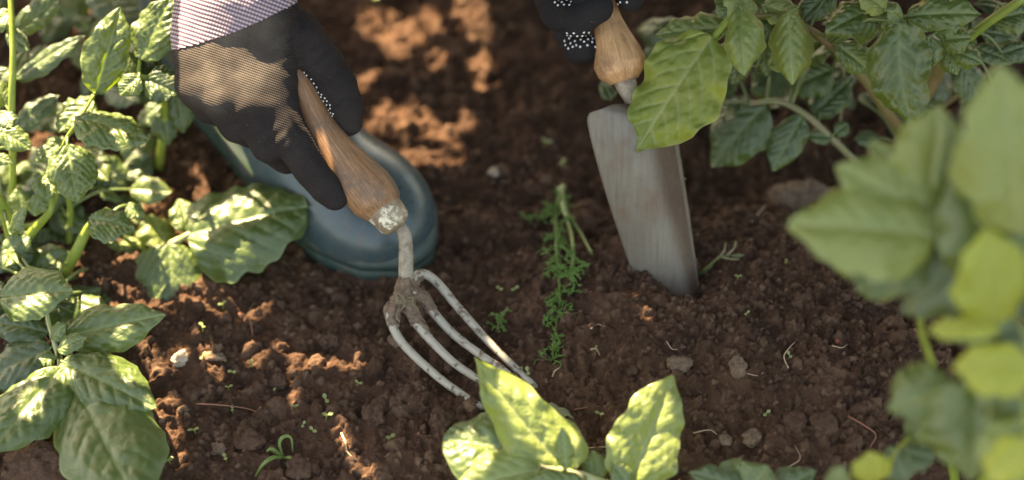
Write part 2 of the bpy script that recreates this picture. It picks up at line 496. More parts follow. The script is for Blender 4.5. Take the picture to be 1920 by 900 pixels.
HALF = unit(SUN + np.array([0, -.643, .766]))
def place_leaf(parent, B, T, w, mat='mid', roll=0., ref=.5, pet=None, seed=0, name="leaf", petr=.0013, stemmat=None, label=None, **kw):
    """B,T world points of leaf base and tip; ref 0 = faces the viewer side, 1 = faces up"""
    B = np.asarray(B, float); T = np.asarray(T, float); ax = T - B; L = np.linalg.norm(ax); yv = ax / L
    toC = unit(CAM - (B + T) / 2); n = unit((1 - ref) * toC + ref * np.array([0, 0, 1.]))
    n = unit(n - yv * (n @ yv))
    c, s_ = math.cos(roll), math.sin(roll)
    n = n * c + np.cross(yv, n) * s_
    xv = np.cross(yv, n)
    v, F, vein = leaf_geo(L, w, seed, **kw)
    vw = B + v[:, :1] * xv + v[:, 1:2] * yv + v[:, 2:3] * n
    if pet is not None:
        pet = np.asarray(pet, float)
        mid = (B + pet) / 2 + np.array([0, 0, .15 * np.linalg.norm(B - pet)])
        path = spline([pet, mid, B, B + yv * L * .12 - n * .0008], 9)
        tv, tf = tube(path, [petr * 1.25, petr, petr * .8, petr * .5], 6)
        tf = [q for q in tf if len(q) == 4]
        F = np.concatenate([F, np.array(tf) + len(vw)]); vein = np.concatenate([vein, np.full(len(tv), 1.0)]); vw = np.concatenate([vw, tv])
    o = mesh(name, vw, F, LM[mat], parent, origin=B, attrs={"vein": vein})
    if label: o["label"] = label
    return o

SEED = [100]
class Plant:
    def __init__(s, name, px, py, label, cat="plant", group=None, root=None):
        s.loc = GS(px, py) if root is None else np.asarray(root, float)
        s.o = thing(name, s.loc, label, cat, group); s.sp = []
    def stem(s, pts, r, mat='green', world=False, name="stem"):
        P = np.asarray(pts, float) if world else WA(pts)
        path = spline(P, max(10, 7 * len(P)))
        r = [x * K * D0 for x in r]
        v, f = tube(path, r, 10, lump=.02, seed=len(s.sp))
        s.sp.append(path); return mesh(name, v, f, SM[mat], s.o, origin=path[0])
    def near(s, p):
        if not s.sp: return None
        A = np.concatenate(s.sp); d = np.linalg.norm(A - p, axis=1); i = d.argmin(); return A[i], d[i]
    def leaf(s, bx, by, bd, tx, ty, td, wpx, mat='mid', pet=True, **kw):
        B = W(bx, by, bd); T = W(tx, ty, td); SEED[0] += 1
        kw.setdefault('seed', SEED[0])
        pt = None
        if isinstance(pet, tuple): pt = W(*pet)
        elif pet:
            q = s.near(B)
            if q is not None and q[1] > .004 and q[1] < .10: pt = q[0]
        return place_leaf(s.o, B, T, wpx * K * D0, mat, pet=pt, **kw)
    def fill(s, n, bx, by, bd, size, mats, seed=0, ratio=.62, res=.5, keep=None, **kw):
        rng = np.random.default_rng(seed)
        i = 0; tries = 0
        while i < n and tries < n * 20:
            tries += 1
            px, py, dd = rng.uniform(*bx), rng.uniform(*by), rng.uniform(*bd)
            if keep is not None and not keep(px, py): continue
            p = W(px, py, dd)
            if p[2] < Hm(p[0], p[1]) + .012: continue
            a = rng.uniform(0, 6.28); L = rng.uniform(*size) * K * D0
            d = np.array([math.cos(a), math.sin(a), rng.uniform(-.5, .25)]); T = p + unit(d) * L
            if T[2] < Hm(T[0], T[1]) + .004: continue
            q = s.near(p); pt = q[0] if q is not None and q[1] < .07 else None
            SEED[0] += 1
            place_leaf(s.o, p, T, L * ratio * rng.uniform(.85, 1.15), mats[rng.integers(len(mats))], roll=rng.uniform(-.5, .5), ref=.8, pet=pt,
                       seed=SEED[0], res=res, fold=rng.uniform(0, .4), curl=rng.uniform(.1, .6), wave=rng.uniform(.02, .09), bend=rng.uniform(.1, 1.1), **kw)
            i += 1
# ------------------------------------------------------------------ materials for the tools, gloves and boot
def m_wood(name, a, b, c_, dirt, sc=1.0):
    m = NT(name)
    mp = m.n("Mapping"); mp.inputs["Scale"].default_value = (1, 1, 1); m.l(m.obj(), mp.inputs[0])
    ax = m.attr("along"); an = m.attr("around")
    cx = m.n("CombineXYZ"); m.l(m.math('MULTIPLY', ax, 6.0 * sc), cx.inputs[0]); m.l(m.math('MULTIPLY', an, 46.0 * sc), cx.inputs[1])
    g = m.noise(1.0, 5, .65, vec=cx.outputs[0], dist=.6)
    blot = m.noise(48, 5, .62); fine = m.noise(300, 4, .7)
    c = m.ramp(g, [(.3, a), (.5, b), (.7, c_)])
    c = m.mix(m.ramp(blot, [(.46, 0.0), (.66, .85)]), c, dirt)
    c = m.mix(m.math('MULTIPLY', m.ramp(fine, [(.55, 0.0), (.75, 1.0)]), .4), c, tuple(min(1, x * 1.9) for x in b))
    m.set(Base_Color=c, Roughness=m.ramp(blot, [(.3, .38), (.7, .7)]), Specular_IOR_Level=.45)
    b1 = m.bump(g, .35, .0008); m.bump(fine, .25, .0006, b1)
    return m.m
WOOD = m_wood("worn_dark_wood", (.12, .055, .028), (.27, .138, .068), (.44, .255, .15), (.14, .095, .07))
WOODL = m_wood("worn_pale_wood", (.32, .150, .060), (.52, .285, .135), (.64, .41, .23), (.26, .14, .075), .8)
def m_chip(name, paint, under, lo, hi, scale=170, rough=.45, metal=0.0):
    m = NT(name)
    n = m.noise(scale, 6, .68, dist=.4); big = m.noise(26, 3)
    f = m.ramp(m.math('ADD', m.math('MULTIPLY', n, .7), m.math('MULTIPLY', big, .3)), [(lo, 0.0), (hi, 1.0)])
    c = m.mix(f, paint, under)
    c = m.mix(m.math('MULTIPLY', m.noise(500, 3), .35), c, tuple(x * .6 for x in paint))
    m.set(Base_Color=c, Roughness=m.ramp(f, [(0, rough), (1, .85)]), Metallic=metal)
    m.bump(f, .5, -.0006); return m.m
CHIP = m_chip("chipped_white_paint", (.38, .345, .285), (.12, .08, .055), .51, .57, 150, .38)
CHIP2 = m_chip("muddy_grey_paint", (.36, .31, .235), (.16, .11, .075), .46, .62, 120, .6)
def m_ferr():
    m = NT("flaking_ferrule")
    n = m.noise(210, 6, .7); big = m.noise(34, 3, .6)
    f = m.ramp(m.math('ADD', m.math('MULTIPLY', n, .45), m.math('MULTIPLY', big, .55)), [(.54, 0.0), (.60, 1.0)])
    base = m.ramp(m.noise(90, 4), [(.3, (.15, .105, .065)), (.7, (.36, .28, .19))])
    c = m.mix(f, base, (.74, .68, .52))
    m.set(Base_Color=c, Roughness=m.ramp(f, [(0, .65), (1, .28)])); m.bump(f, .5, .0004); return m.m
FERR = m_ferr()
def m_mud():
    m = NT("clinging_mud"); n = m.noise(260, 5, .65)
    m.set(Base_Color=m.ramp(n, [(.3, (.10, .065, .045)), (.7, (.26, .19, .14))]), Roughness=.95, Specular_IOR_Level=.15)
    m.bump(m.noise(700, 4, .7), .8, .0015); return m.m
MUD = m_mud()
def m_blade():
    m = NT("dull_steel")
    mp = m.n("Mapping"); mp.inputs["Scale"].default_value = (1, .07, .07); m.l(m.obj(), mp.inputs[0])
    n = m.noise(420, 5, .6, vec=mp.outputs[0]); st = m.noise(22, 5, .65); f = m.noise(380, 4, .6)
    c = m.ramp(n, [(.2, (.125, .105, .082)), (.8, (.205, .18, .145))])
    c = m.mix(m.ramp(st, [(.50, 0.0), (.68, .8)]), c, (.17, .105, .065))
    e = m.attr("edge")
    c = m.mix(m.math('MULTIPLY', e, m.ramp(m.noise(120, 5, .7), [(.3, .75), (.6, 1.0)])), c, (.085, .052, .034))
    c = m.mix(m.math('MULTIPLY', m.ramp(f, [(.55, 0.0), (.7, 1.0)]), .3), c, (.12, .09, .07))
    m.set(Base_Color=c, Roughness=m.ramp(st, [(.4, .42), (.7, .8)]), Metallic=.2)
    m.bump(f, .2, .0006); return m.m
BLADE = m_blade()
def m_rubber(name, c, r):
    m = NT(name); n = m.noise(18, 4); d = m.noise(90, 5, .65)
    cc = m.mix(n, c, tuple(x * 1.5 for x in c)); cc = m.mix(m.ramp(d, [(.52, 0.0), (.72, .6)]), cc, (.12, .09, .065)); cc = m.mix(m.ramp(m.noise(260, 3, .6), [(.66, 0.0), (.70, .7)]), cc, (.16, .11, .075))
    m.set(Base_Color=cc, Roughness=m.math('ADD', m.math('MULTIPLY', d, .3), r), Specular_IOR_Level=.6)
    m.bump(d, .06, .002); return m.m
RUB = m_rubber("dark_blue_rubber", (.036, .060, .066), .16)
SOLE = m_rubber("dull_green_rubber", (.020, .044, .038), .36)
def m_knit(name, a, b, dust, ax, freq, dustf=.5, worn=False):
    """ribbed knit: rows across the direction ax (object space)"""
    m = NT(name)
    def dotn(v):
        x = m.n("VectorMath", operation='DOT_PRODUCT'); m.l(m.obj(), x.inputs[0]); x.inputs[1].default_value = tuple(v); return x.outputs["Value"]
    u = m.math('ADD', m.math('MULTIPLY', dotn(ax[0]), freq * 6.283), m.math('MULTIPLY', m.noise(30, 2), 3.0))
    w = m.math('ADD', m.math('MULTIPLY', dotn(ax[1]), freq * 1.25 * 6.283), m.math('MULTIPLY', m.noise(24, 2), 3.0))
    su = m.math('SINE', u); sw = m.math('SINE', w)
    k = m.math('MULTIPLY', m.math('ADD', su, 1.0), .5)
    k2 = m.math('MULTIPLY', k, m.math('MULTIPLY', m.math('ADD', sw, 1.0), .5))
    kk = m.math('ADD', m.math('MULTIPLY', k, .45), m.math('MULTIPLY', k2, .55))
    c = m.mix(kk, a, b)
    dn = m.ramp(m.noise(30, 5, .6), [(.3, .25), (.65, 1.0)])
    if worn: dn = m.math('MULTIPLY', dn, m.attr("worn"))  # mask holds dust and, on the glove, the painted sun patch
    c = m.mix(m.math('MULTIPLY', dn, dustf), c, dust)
    sp = m.ramp(m.noise(260, 2, .5), [(.73, 0.0), (.76, 1.0)])
    c = m.mix(m.math('MULTIPLY', sp, .25), c, (.3, .27, .23))
    m.set(Base_Color=c, Roughness=.9, Specular_IOR_Level=.12)
    m.bump(kk, .35, .0013); return m.m
AX = (tuple(unit(U * 1.0 + R * .35)), tuple(unit(R * 1.0 - U * .35)))
KNIT = m_knit("charcoal_knit", (.013, .011, .012), (.024, .020, .021), (.145, .120, .098), AX, 560, .85, True)  # dust colour also lightens the sun patch on the hand
CUFF = m_knit("white_and_purple_knit", (.055, .030, .075), (.62, .52, .54), (.42, .33, .33), AX, 330, .2)
DOT = NT("white_rubber_dots").set(Base_Color=(.75, .74, .72), Roughness=.45).m
CLOTH = m_knit("dark_work_cloth", (.03, .035, .045), (.05, .055, .065), (.08, .07, .06), AX, 500)
CLOTH2 = m_knit("grey_work_cloth", (.10, .10, .10), (.14, .14, .13), (.12, .11, .1), AX, 500)
SKIN = NT("skin").set(Base_Color=(.52, .32, .23), Roughness=.5).m
HAIR = NT("brown_hair").set(Base_Color=(.05, .03, .02), Roughness=.5).m

def handle_part(parent, P, r, mat, name="handle"):
    P = WA(P); path = spline(P, 70); rad = np.interp(np.linspace(0, 1, 70), np.linspace(0, 1, len(r)), r) * K * D0
    n = 40; v, f = tube(path, rad, n)
    al = np.repeat(np.linspace(0, 1, 70), n); ar = np.tile(np.abs(np.linspace(-1, 1, n, endpoint=False)), 70)
    return mesh(name, v, f, mat, parent, origin=path[0], attrs={"along": al, "around": ar})

# ------------------------------------------------------------------ hand fork
FD = -.030
fork = thing("hand_fork", W(762, 540, FD), "short garden hand fork with worn wooden handle, four chipped tines and mud round its neck", "hand fork")
handle_part(fork, [(540, 118, FD - .002), (576, 186, FD), (605, 243, FD), (640, 293, FD), (668, 330, FD), (690, 356, FD), (708, 378, FD + .001), (719, 394, FD + .001)],
            [18, 24, 27, 30, 34, 40, 46, 49, 48, 44, 36], WOOD)
# ferrule: flared cup, shoulder, then neck
fp = spline(WA([(715, 387, FD), (728, 402, FD), (741, 418, FD), (750, 428, FD)]), 26)
fr = np.interp(np.linspace(0, 1, 26), [0, .04, .3, .62, .82, .93, 1], [34, 36, 34.5, 31.5, 26, 17, 6]) * K * D0
v, f = tube(fp, fr, 36); mesh("ferrule", v, f, FERR, fork, origin=fp[0])
sp_ = spline(WA([(744, 414, FD), (758, 440, FD), (761, 470, FD), (761, 520, FD), (758, 560, FD)]), 40)
v, f = tube(sp_, [9, 13, 13, 13.5, 14, 15], 20, lump=.008); 
v = np.asarray(v); r_ = 13 * K * D0
v, f = tube(sp_, np.array([9, 13, 13, 13.5, 14, 15]) * K * D0, 22, lump=.012, seed=2); mesh("neck", v, f, CHIP2, fork, origin=sp_[0])
def tipd(px, py, dep=.012): return PX(GS(px, py, 0))[2] 
tines = [
 [(757, 548, FD), (738, 572, FD - .004), (733, 600, FD - .006), (757, 646, FD - .008), (828, 712, FD - .014), (903, 764, None), (935, 790, None)],
 [(760, 550, FD), (768, 584, FD - .001), (790, 618, FD - .003), (846, 676, FD - .008), (898, 712, None), (930, 736, None)],
 [(764, 545, FD), (788, 556, FD + .006), (806, 578, FD + .007), (850, 626, FD + .004), (905, 668, FD - .004), (952, 700, None), (975, 718, None)],
 [(762, 545, FD), (776, 522, FD + .008), (793, 513, FD + .014), (820, 530, FD + .016), (862, 580, FD + .013), (925, 650, FD + .004), (994, 716, None), (1010, 731, None)],
]
for k, tn in enumerate(tines):
    gd = [PX(GS(p[0], p[1]))[2] for p in tn if p[2] is None]
    pts = []; gi = 0
    for p in tn:
        if p[2] is None: pts.append((p[0], p[1], gd[gi] + (.0 if gi == 0 else .012))); gi += 1
        else: pts.append(p)
    path = spline(WA(pts), 60)
    rr = np.array([8.2, 8.8, 8.6, 8.2, 7.9, 7.4, 6.4, 4.5]) * K * D0
    v, f = tube(path, rr, 16, lump=.01, seed=k)
    mesh("tine", v, f, CHIP, fork, origin=path[0])
def mudf(P):
    d = cone(P, (760, -530, 0), (757, -560, 0), 16, 17)
    d = smin(d, cone(P, (757, -552, 0), (736, -580, 8), 15, 13), 8)
    d = smin(d, cone(P, (736, -580, 8), (737, -606, 12), 12.5, 10.5), 5)
    d = smin(d, cone(P, (760, -556, 2), (778, -596, 3), 14, 12), 6)
    d = smin(d, cone(P, (778, -596, 3), (800, -628, 4), 10.5, 9), 5)
    d = smin(d, cone(P, (768, -548, -10), (795, -560, -16), 13, 12), 6)
    d = smin(d, cone(P, (795, -560, -16), (808, -578, -18), 11, 10), 5)
    d = smin(d, cone(P, (768, -540, -14), (784, -518, -30), 12, 9.5), 6)
    n = vnoise(P, 1 / 9., 3) * 3.2 + vnoise(P, 1 / 4., 5) * 2.2
    return d - 1.0 + n
v, F = nets(mudf, (705, -645, -50), (830, -495, 40), 1.5)
v = relax(v, F, 1, .3)
mesh("mud_clump", WA(np.stack([v[:, 0], -v[:, 1], FD - v[:, 2] * K * D0], -1)), F, MUD, fork, origin=W(758, 560, FD))
for k in range(5):
    rng = np.random.default_rng(k); a = [(740 + rng.uniform(-5, 25), 545 + rng.uniform(-5, 30), FD - .009)]
    for j in range(4): a.append((a[-1][0] + rng.uniform(-9, 12), a[-1][1] + rng.uniform(0, 14), FD - .0095 - rng.uniform(0, .002)))
    v, f = tube(spline(WA(a), 14), .0004, 5); mesh("root_fibre", v, f, SM['pink'], fork, origin=W(758, 560, FD))

# ------------------------------------------------------------------ hand trowel
TD = -.022
trowel = thing("hand_trowel", W(1240, 530, .02), "hand trowel with pale wooden handle, its worn grey blade driven upright into the soil", "hand trowel")
handle_part(trowel, [(1098, -150, TD + .01), (1106, -95, TD + .008), (1116, -50, TD + .006), (1128, 0, TD + .004), (1143, 50, TD + .002), (1157, 95, TD), (1164, 125, TD), (1172, 152, TD)],
            [30, 32, 31, 28, 25, 24, 27, 35, 44, 49, 45, 26], WOODL)
np_ = spline(WA([(1168, 140, TD), (1180, 175, TD), (1196, 212, TD), (1214, 262, TD + .002)]), 24)
v, f = tube(np_, np.array([22, 20, 15, 13, 12, 7]) * K * D0, 20); mesh("neck", v, f, CHIP2, trowel, origin=np_[0])
def blade():
    nu, nv_ = 61, 90
    LE = np.array([(1105, 212, -.034), (1102, 232, -.031), (1118, 300, -.024), (1143, 384, -.010), (1172, 470, .006), (1196, 540, .018), (1222, 600, .030)], float)
    CR = np.array([(1150, 196, -.034), (1212, 225, -.036), (1226, 300, -.030), (1246, 384, -.017), (1268, 470, -.003), (1292, 556, .010), (1312, 628, .024)], float)
    RE = np.array([(1228, 196, -.020), (1262, 225, -.012), (1276, 300, -.006), (1289, 384, .002), (1301, 470, .010), (1312, 556, .020), (1324, 628, .032)], float)
    a, b, c = spline(LE, nv_), spline(CR, nv_), spline(RE, nv_)
    P = np.zeros((nv_, nu, 3)); E = np.zeros((nv_, nu))
    for i in range(nu):
        s = i / (nu - 1)
        if s < .72: t = s / .72; q = a + (b - a) * t; bow = -.0035 * math.sin(math.pi * t)
        else: t = (s - .72) / .28; q = b + (c - b) * t; bow = -.0015 * math.sin(math.pi * t)
        q = q.copy(); q[:, 2] += bow; P[:, i] = q; E[:, i] = np.clip((s - .66) * 7, 0, 1) * .97 * (s < .965) + (s < .02) * .3
    # soften the crease
    for _ in range(1): P[:, 1:-1] = .5 * P[:, 1:-1] + .25 * (P[:, :-2] + P[:, 2:])
    # round the upper corners and straighten the top edge
    top = np.linspace(0, 1, nu); 
    Wd = WA(P.reshape(-1, 3)).reshape(nv_, nu, 3)
    th = .0016
    n = np.cross(np.gradient(Wd, axis=0), np.gradient(Wd, axis=1)); n /= np.linalg.norm(n, axis=-1)[..., None]
    A = Wd + n * th / 2; B = Wd - n * th / 2
    v = np.concatenate([A.reshape(-1, 3), B.reshape(-1, 3)]); o = nv_ * nu
    ids = np.arange(o).reshape(nv_, nu); F = []
    q = np.stack([ids[:-1, :-1], ids[:-1, 1:], ids[1:, 1:], ids[1:, :-1]], -1).reshape(-1, 4)
    F = [q, q[:, ::-1] + o]
    rim = list(ids[0]) + list(ids[1:, -1]) + list(ids[-1, ::-1][1:]) + list(ids[::-1, 0][1:-1])
    F.append(np.array([(rim[k], rim[k - 1], rim[k - 1] + o, rim[k] + o) for k in range(len(rim))]))
    mesh("blade", v, np.concatenate(F), BLADE, trowel, origin=W(1200, 350, 0), attrs={"edge": np.concatenate([E.ravel(), E.ravel()])})
    # soil crust along the right edge of the blade
    m = Mer(); rng = np.random.default_rng(8)
    for k in range(70):
        i = rng.integers(20, 82); p = Wd[i, -1 - rng.integers(0, 3)] + rng.normal(0, .0006, 3)
        r = rng.uniform(.0005, .0014)
        vv, ff = tube([p - [0, 0, r], p, p + [0, 0, r * .9]], [r * .4, r, r * .3], 6, lump=.2, seed=k); m.add(vv, ff)
    o = m.out("soil_crust", MUD, trowel, origin=W(1290, 400, 0)); o["kind"] = "stuff"
blade()

# ------------------------------------------------------------------ the gardener: body, gloves, boots
person = thing("person", (.05, .62, .0), "gardener bending over the bed in knitted gloves and rubber boots, working with fork and trowel", "person")
HZ = FD            # depth of the fork handle
def S3(x, y, z): return np.array([x, -y, z], float)
def gloveR(P):
    # back of the hand: four metacarpals
    mc = [((372, 10, 10), (368, 158, 4), 40, 41), ((416, 0, 20), (414, 176, 20), 46, 44), ((462, -6, 24), (466, 190, 26), 48, 46), ((508, -10, 20), (516, 190, 24), 46, 44)]
    d = None
    for a, b, ra, rb in mc:
        c = cone(P, S3(*a), S3(*b), ra, rb); d = c if d is None else smin(d, c, 26)
    d = smin(d, cone(P, S3(500, -180, 20), S3(452, -10, 10), 78, 82), 40)          # wrist
    d = smin(d, ell(P, S3(430, 60, -8), (104, 120, 44)), 30)
    # knuckle bumps
    for c in ((372, 168, 14), (418, 186, 30), (470, 198, 36)): d = smin(d, np.linalg.norm(P - S3(*c), axis=-1) - 33, 12)
    fing = [
      [((368, 162, 4), 38), ((392, 200, -30), 31), ((436, 222, -74), 26)],                            # little finger
      [((414, 178, 20), 41), ((446, 232, -2), 35), ((500, 262, -62), 28)],                              # ring finger
      [((470, 192, 26), 44), ((506, 270, 8), 36), ((538, 296, -34), 29), ((566, 296, -58), 25)],        # middle finger
      [((516, 196, 24), 43), ((546, 262, 28), 36.5), ((580, 314, 26), 32), ((610, 350, 20), 29.5), ((627, 368, 12), 27)],  # index finger
    ]
    for fg in fing:
        e = None
        for (a, ra), (b, rb) in zip(fg[:-1], fg[1:]):
            c = cone(P, S3(*a), S3(*b), ra, rb); e = c if e is None else smin(e, c, 7)
        d = smin(d, e, 5)
    # thumb
    th = [((500, 30, -6), 50), ((556, 66, -6), 47), ((600, 116, -6), 40), ((630, 160, -6), 37.5), ((647, 200, -8), 33), ((654, 228, -12), 27)]
    e = None
    for (a, ra), (b, rb) in zip(th[:-1], th[1:]):
        c = cone(P, S3(*a), S3(*b), ra, rb); e = c if e is None else smin(e, c, 10)
    d = smin(d, e, 10)
    # small folds of the fabric
    q = P[..., 0] * .6 + P[..., 1] * .8
    fold = np.exp(-((P[..., 0] - 560) / 40) ** 2 - ((P[..., 1] + 120) / 60) ** 2)
    d = d + 1.3 * fold * np.sin((P[..., 0] * .3 + P[..., 1] * .95) / 5.) 
    d = d + .9 * np.sin(q / 6. + 2 * vnoise(P[..., :], 1 / 40., 2)) * np.clip((-P[..., 1] - 150) / 60, 0, 1) * .5
    for (wx, wy, wr) in ((546, 258, 26), (580, 316, 24), (612, 112, 34), (645, 172, 26), (500, 262, 22), (455, 228, 22), (540, 70, 40)):
        g_ = np.exp(-((P[..., 0] - wx) ** 2 + (P[..., 1] + wy) ** 2) / (wr * wr)); d = d + 1.7 * g_ * np.sin((P[..., 0] * .62 - P[..., 1] * .78) / 3.4 + 1.5 * vnoise(P, 1 / 25., 9))
    d = d + 1.6 * vnoise(P, 1 / 22., 6)
    return d
v, F = nets(gloveR, (270, -430, -130), (720, 175, 130), 3.2)
v = relax(v, F, 2, .5)
vw = WA(np.stack([v[:, 0], -v[:, 1], HZ - v[:, 2] * K * D0], -1))
cen = v[F].mean(1)
iscuff = (-cen[:, 1] < 88 - (cen[:, 0] - 332) * .395 + 10 * np.sin((cen[:, 0] - 330) / 75.))
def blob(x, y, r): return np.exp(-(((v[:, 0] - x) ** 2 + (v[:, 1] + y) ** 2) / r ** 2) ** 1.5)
worn = np.clip(np.maximum.reduce([blob(400, 60, 85), blob(410, 130, 72), blob(455, 130, 55), blob(470, 60, 70) * .6]) * np.clip((v[:, 2] + 10) / 30, 0, 1) + .16, 0, 1)  # dusty back of the hand, with its sun patch painted in as well
GLV = (v.copy(), vw)
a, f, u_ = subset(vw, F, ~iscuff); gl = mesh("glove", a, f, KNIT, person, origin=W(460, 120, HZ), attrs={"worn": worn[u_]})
# cuff stands a little proud, with a rolled hem
nrm = np.zeros_like(vw); fn = np.cross(vw[F[:, 2]] - vw[F[:, 0]], vw[F[:, 3]] - vw[F[:, 1]])
for k in range(4): np.add.at(nrm, F[:, k], fn)
nrm /= np.linalg.norm(nrm, axis=1)[:, None] + 1e-12
a, f, u = subset(vw + nrm * .0007, F, iscuff | (np.abs(-cen[:, 1] - (88 - (cen[:, 0] - 332) * .395 + 10 * np.sin((cen[:, 0] - 330) / 75.))) < 4))
mesh("cuff", a, f, CUFF, gl, origin=W(440, 0, HZ))

def dots(vw, nrm, sel, spacing, r, parent, seed=0, origin=None):
    rng = np.random.default_rng(seed); idx = np.where(sel)[0]; rng.shuffle(idx); pts = []
    for i in idx:
        p = vw[i]
        if all(np.linalg.norm(p - q[0]) > spacing for q in pts): pts.append((p, nrm[i]))
    m = Mer()
    for p, n in pts:
        x = unit(np.cross(n, [.3, .5, .8])); y = np.cross(n, x); ang = np.linspace(0, 2 * math.pi, 8, endpoint=False)
        vv = [p + n * r * .75]
        for rr, hh in ((.6, .6), (1, .0), (1., -.5)): vv += [p + n * r * hh + r * rr * (math.cos(t) * x + math.sin(t) * y) for t in ang]
        ff = [(0, 1 + k, 1 + (k + 1) % 8) for k in range(8)]
        for b in (0, 1): ff += [(1 + b * 8 + k, 9 + b * 8 + k, 9 + b * 8 + (k + 1) % 8, 1 + b * 8 + (k + 1) % 8) for k in range(8)]
        m.add(vv, ff)
    if m.n:
        o = m.out("grip_dots", DOT, parent, origin=origin); o["kind"] = "stuff"
q = PX(vw)
sel = (q[:, 0] > 570) & (q[:, 0] < 625) & (q[:, 1] > 130) & (q[:, 1] < 235) & ((nrm @ unit(-R)) > .5) & (v[:, 2] < 18)
dots(vw, nrm, sel, .0026, .0008, gl, 1, W(600, 180, HZ))

TDH = TD
def gloveL(P):
    d = ell(P, S3(1085, -150, -60), (95, 120, 60))
    d = smin(d, cone(P, S3(1085, -330, -70), S3(1085, -200, -60), 80, 80), 40)
    ch = [
      [((1010, -70, -40), 40), ((1050, 22, -6), 36), ((1082, 36, 34), 33), ((1122, 14, 44), 29)],     # finger curled round the handle
      [((1030, -40, -70), 34), ((1068, 60, -50), 29), ((1086, 90, -26), 28), ((1098, 92, -8), 26)],   # little finger, dotted tip
      [((1010, -130, -30), 42), ((1040, -60, 20), 37), ((1080, -34, 50), 33), ((1118, -40, 56), 28)],
      [((1010, -190, -30), 42), ((1045, -130, 26), 37), ((1085, -100, 54), 33), ((1120, -108, 60), 28)],
      [((1160, -200, -50), 48), ((1190, -110, -20), 38), ((1194, -40, 0), 32), ((1180, -4, 18), 27)],   # thumb
    ]
    for k, fg in enumerate(ch):
        e = None
        for (a, ra), (b, rb) in zip(fg[:-1], fg[1:]):
            c = cone(P, S3(*a), S3(*b), ra, rb); e = c if e is None else smin(e, c, 8)
        d = smin(d, e, 6)
    return d + 1.0 * vnoise(P, 1 / 20., 7)
v, F = nets(gloveL, (940, -150, -160), (1270, 340, 130), 3.2); v = relax(v, F, 2, .5)
vw = WA(np.stack([v[:, 0], -v[:, 1], TDH - v[:, 2] * K * D0], -1)); cen = v[F].mean(1)
BLK = m_knit("black_knit", (.010, .010, .011), (.030, .028, .030), (.045, .04, .038), (AX[1], AX[0]), 560, .3)
ic = cen[:, 1] > 235
a, f, _ = subset(vw, F, ~ic); gl2 = mesh("glove", a, f, BLK, person, origin=W(1080, 20, TD))
gl2["label"] = "black glove with white grip dots"
a, f, _ = subset(vw, F, ic); mesh("cuff", a, f, CUFF, gl2, origin=W(1080, -250, TD))
nrm = np.zeros_like(vw); fn = np.cross(vw[F[:, 2]] - vw[F[:, 0]], vw[F[:, 3]] - vw[F[:, 1]])
for k in range(4): np.add.at(nrm, F[:, k], fn)
nrm /= np.linalg.norm(nrm, axis=1)[:, None] + 1e-12
q = PX(vw); px, py = q[:, 0], q[:, 1]; tocam = nrm @ unit(CAM)
sel = ((px > 1058) & (px < 1122) & (py > 60) & (py < 92) & (tocam > .1)) | ((px > 1150) & (px < 1178) & (py < 8) & (py > -40) & (tocam > 0)) | ((px > 1036) & (px < 1072) & (py < 10) & (py > -40) & (tocam > .2))
dots(vw, nrm, sel & (np.random.default_rng(1).random(len(px)) < .25), .0036, .0010, gl2, 3, W(1080, 20, TD))

# boots in their own frame: x sideways, y forward (toe), z up
def bootf(P):
    d = ell(P, (0, .215, .026), (.053, .068, .043))
    d = smin(d, cone(P, np.array([.004, .15, .033]), np.array([0, .215, .026]), .042, .036), .02)
    d = smin(d, cone(P, np.array([0, .04, .048]), np.array([0, .14, .048]), .041, .042), .03)
    d = smin(d, cone(P, np.array([0, .055, .10]), np.array([0, .13, .058]), .046, .038), .03)
    d = smin(d, cone(P, np.array([0, .045, .09]), np.array([-.06, -.07, .36]), .043, .052), .03)
    d = np.maximum(d, .012 - P[..., 2])
    return np.maximum(d, P[..., 2] - .35)
BV, BF = nets(bootf, (-.15, -.20, 0), (.09, .31, .37), .005)
BV = relax(BV, BF, 3, .5)
def boot(toe, ang, sc=1.0, lift=.36):
    """toe: world point of the toe tip on the ground"""
    f = np.array([math.sin(ang), -math.cos(ang), 0]); s = np.array([-f[1], f[0], 0.]) * -1
    heel = np.array(toe) - f * .285 * sc
    def bendz(A):
        A = np.array(A, float); t = np.clip(.175 - A[:, 1], 0, .4); A[:, 2] += lift * (np.sqrt(t * t + .0009) - .03) * 1.0; return A
    tr0 = lambda A: heel + sc * (np.asarray(A)[:, :1] * s + np.asarray(A)[:, 1:2] * f) + np.array([0, 0, 1.]) * sc * np.asarray(A)[:, 2:3]
    tr = lambda A: tr0(bendz(A))
    o = mesh("boot", tr(BV), BF, RUB, person, origin=heel)
    # sole outline with a stepped welt
    t = np.linspace(0, 2 * math.pi, 72, endpoint=False); yy = .14 + .146 * np.cos(t)
    wd = np.interp(yy, [-.01, .03, .10, .16, .215, .26, .29], [.036, .043, .040, .047, .0575, .053, .030])
    xx = np.sign(np.sin(t)) * wd * np.abs(np.sin(t)) ** .55
    m = Mer(); rings = [(.0, .95), (.002, 1.), (.012, 1.0), (.0135, .97), (.016, .97), (.018, 1.035), (.024, 1.035), (.027, 1.0), (.030, .96), (.032, .90)]
    v = []; F = []
    for z, k in rings: v += [(x * k, .14 + (y - .14) * (1 + (k - 1) * .45), z) for x, y in zip(xx, yy)]
    for i in range(len(rings) - 1):
        for j in range(72): F.append((i * 72 + j, i * 72 + (j + 1) % 72, (i + 1) * 72 + (j + 1) % 72, (i + 1) * 72 + j))
    F.append(tuple(range(72))[::-1]); F.append(tuple(9 * 72 + j for j in range(72)))
    mesh("sole", tr(v), F, SOLE, o, origin=heel)
    return heel
h = G(790, 498, 0); h[2] = Hm(*h[:2]) - .004
heelR = boot(h, radians(45), 1.05)
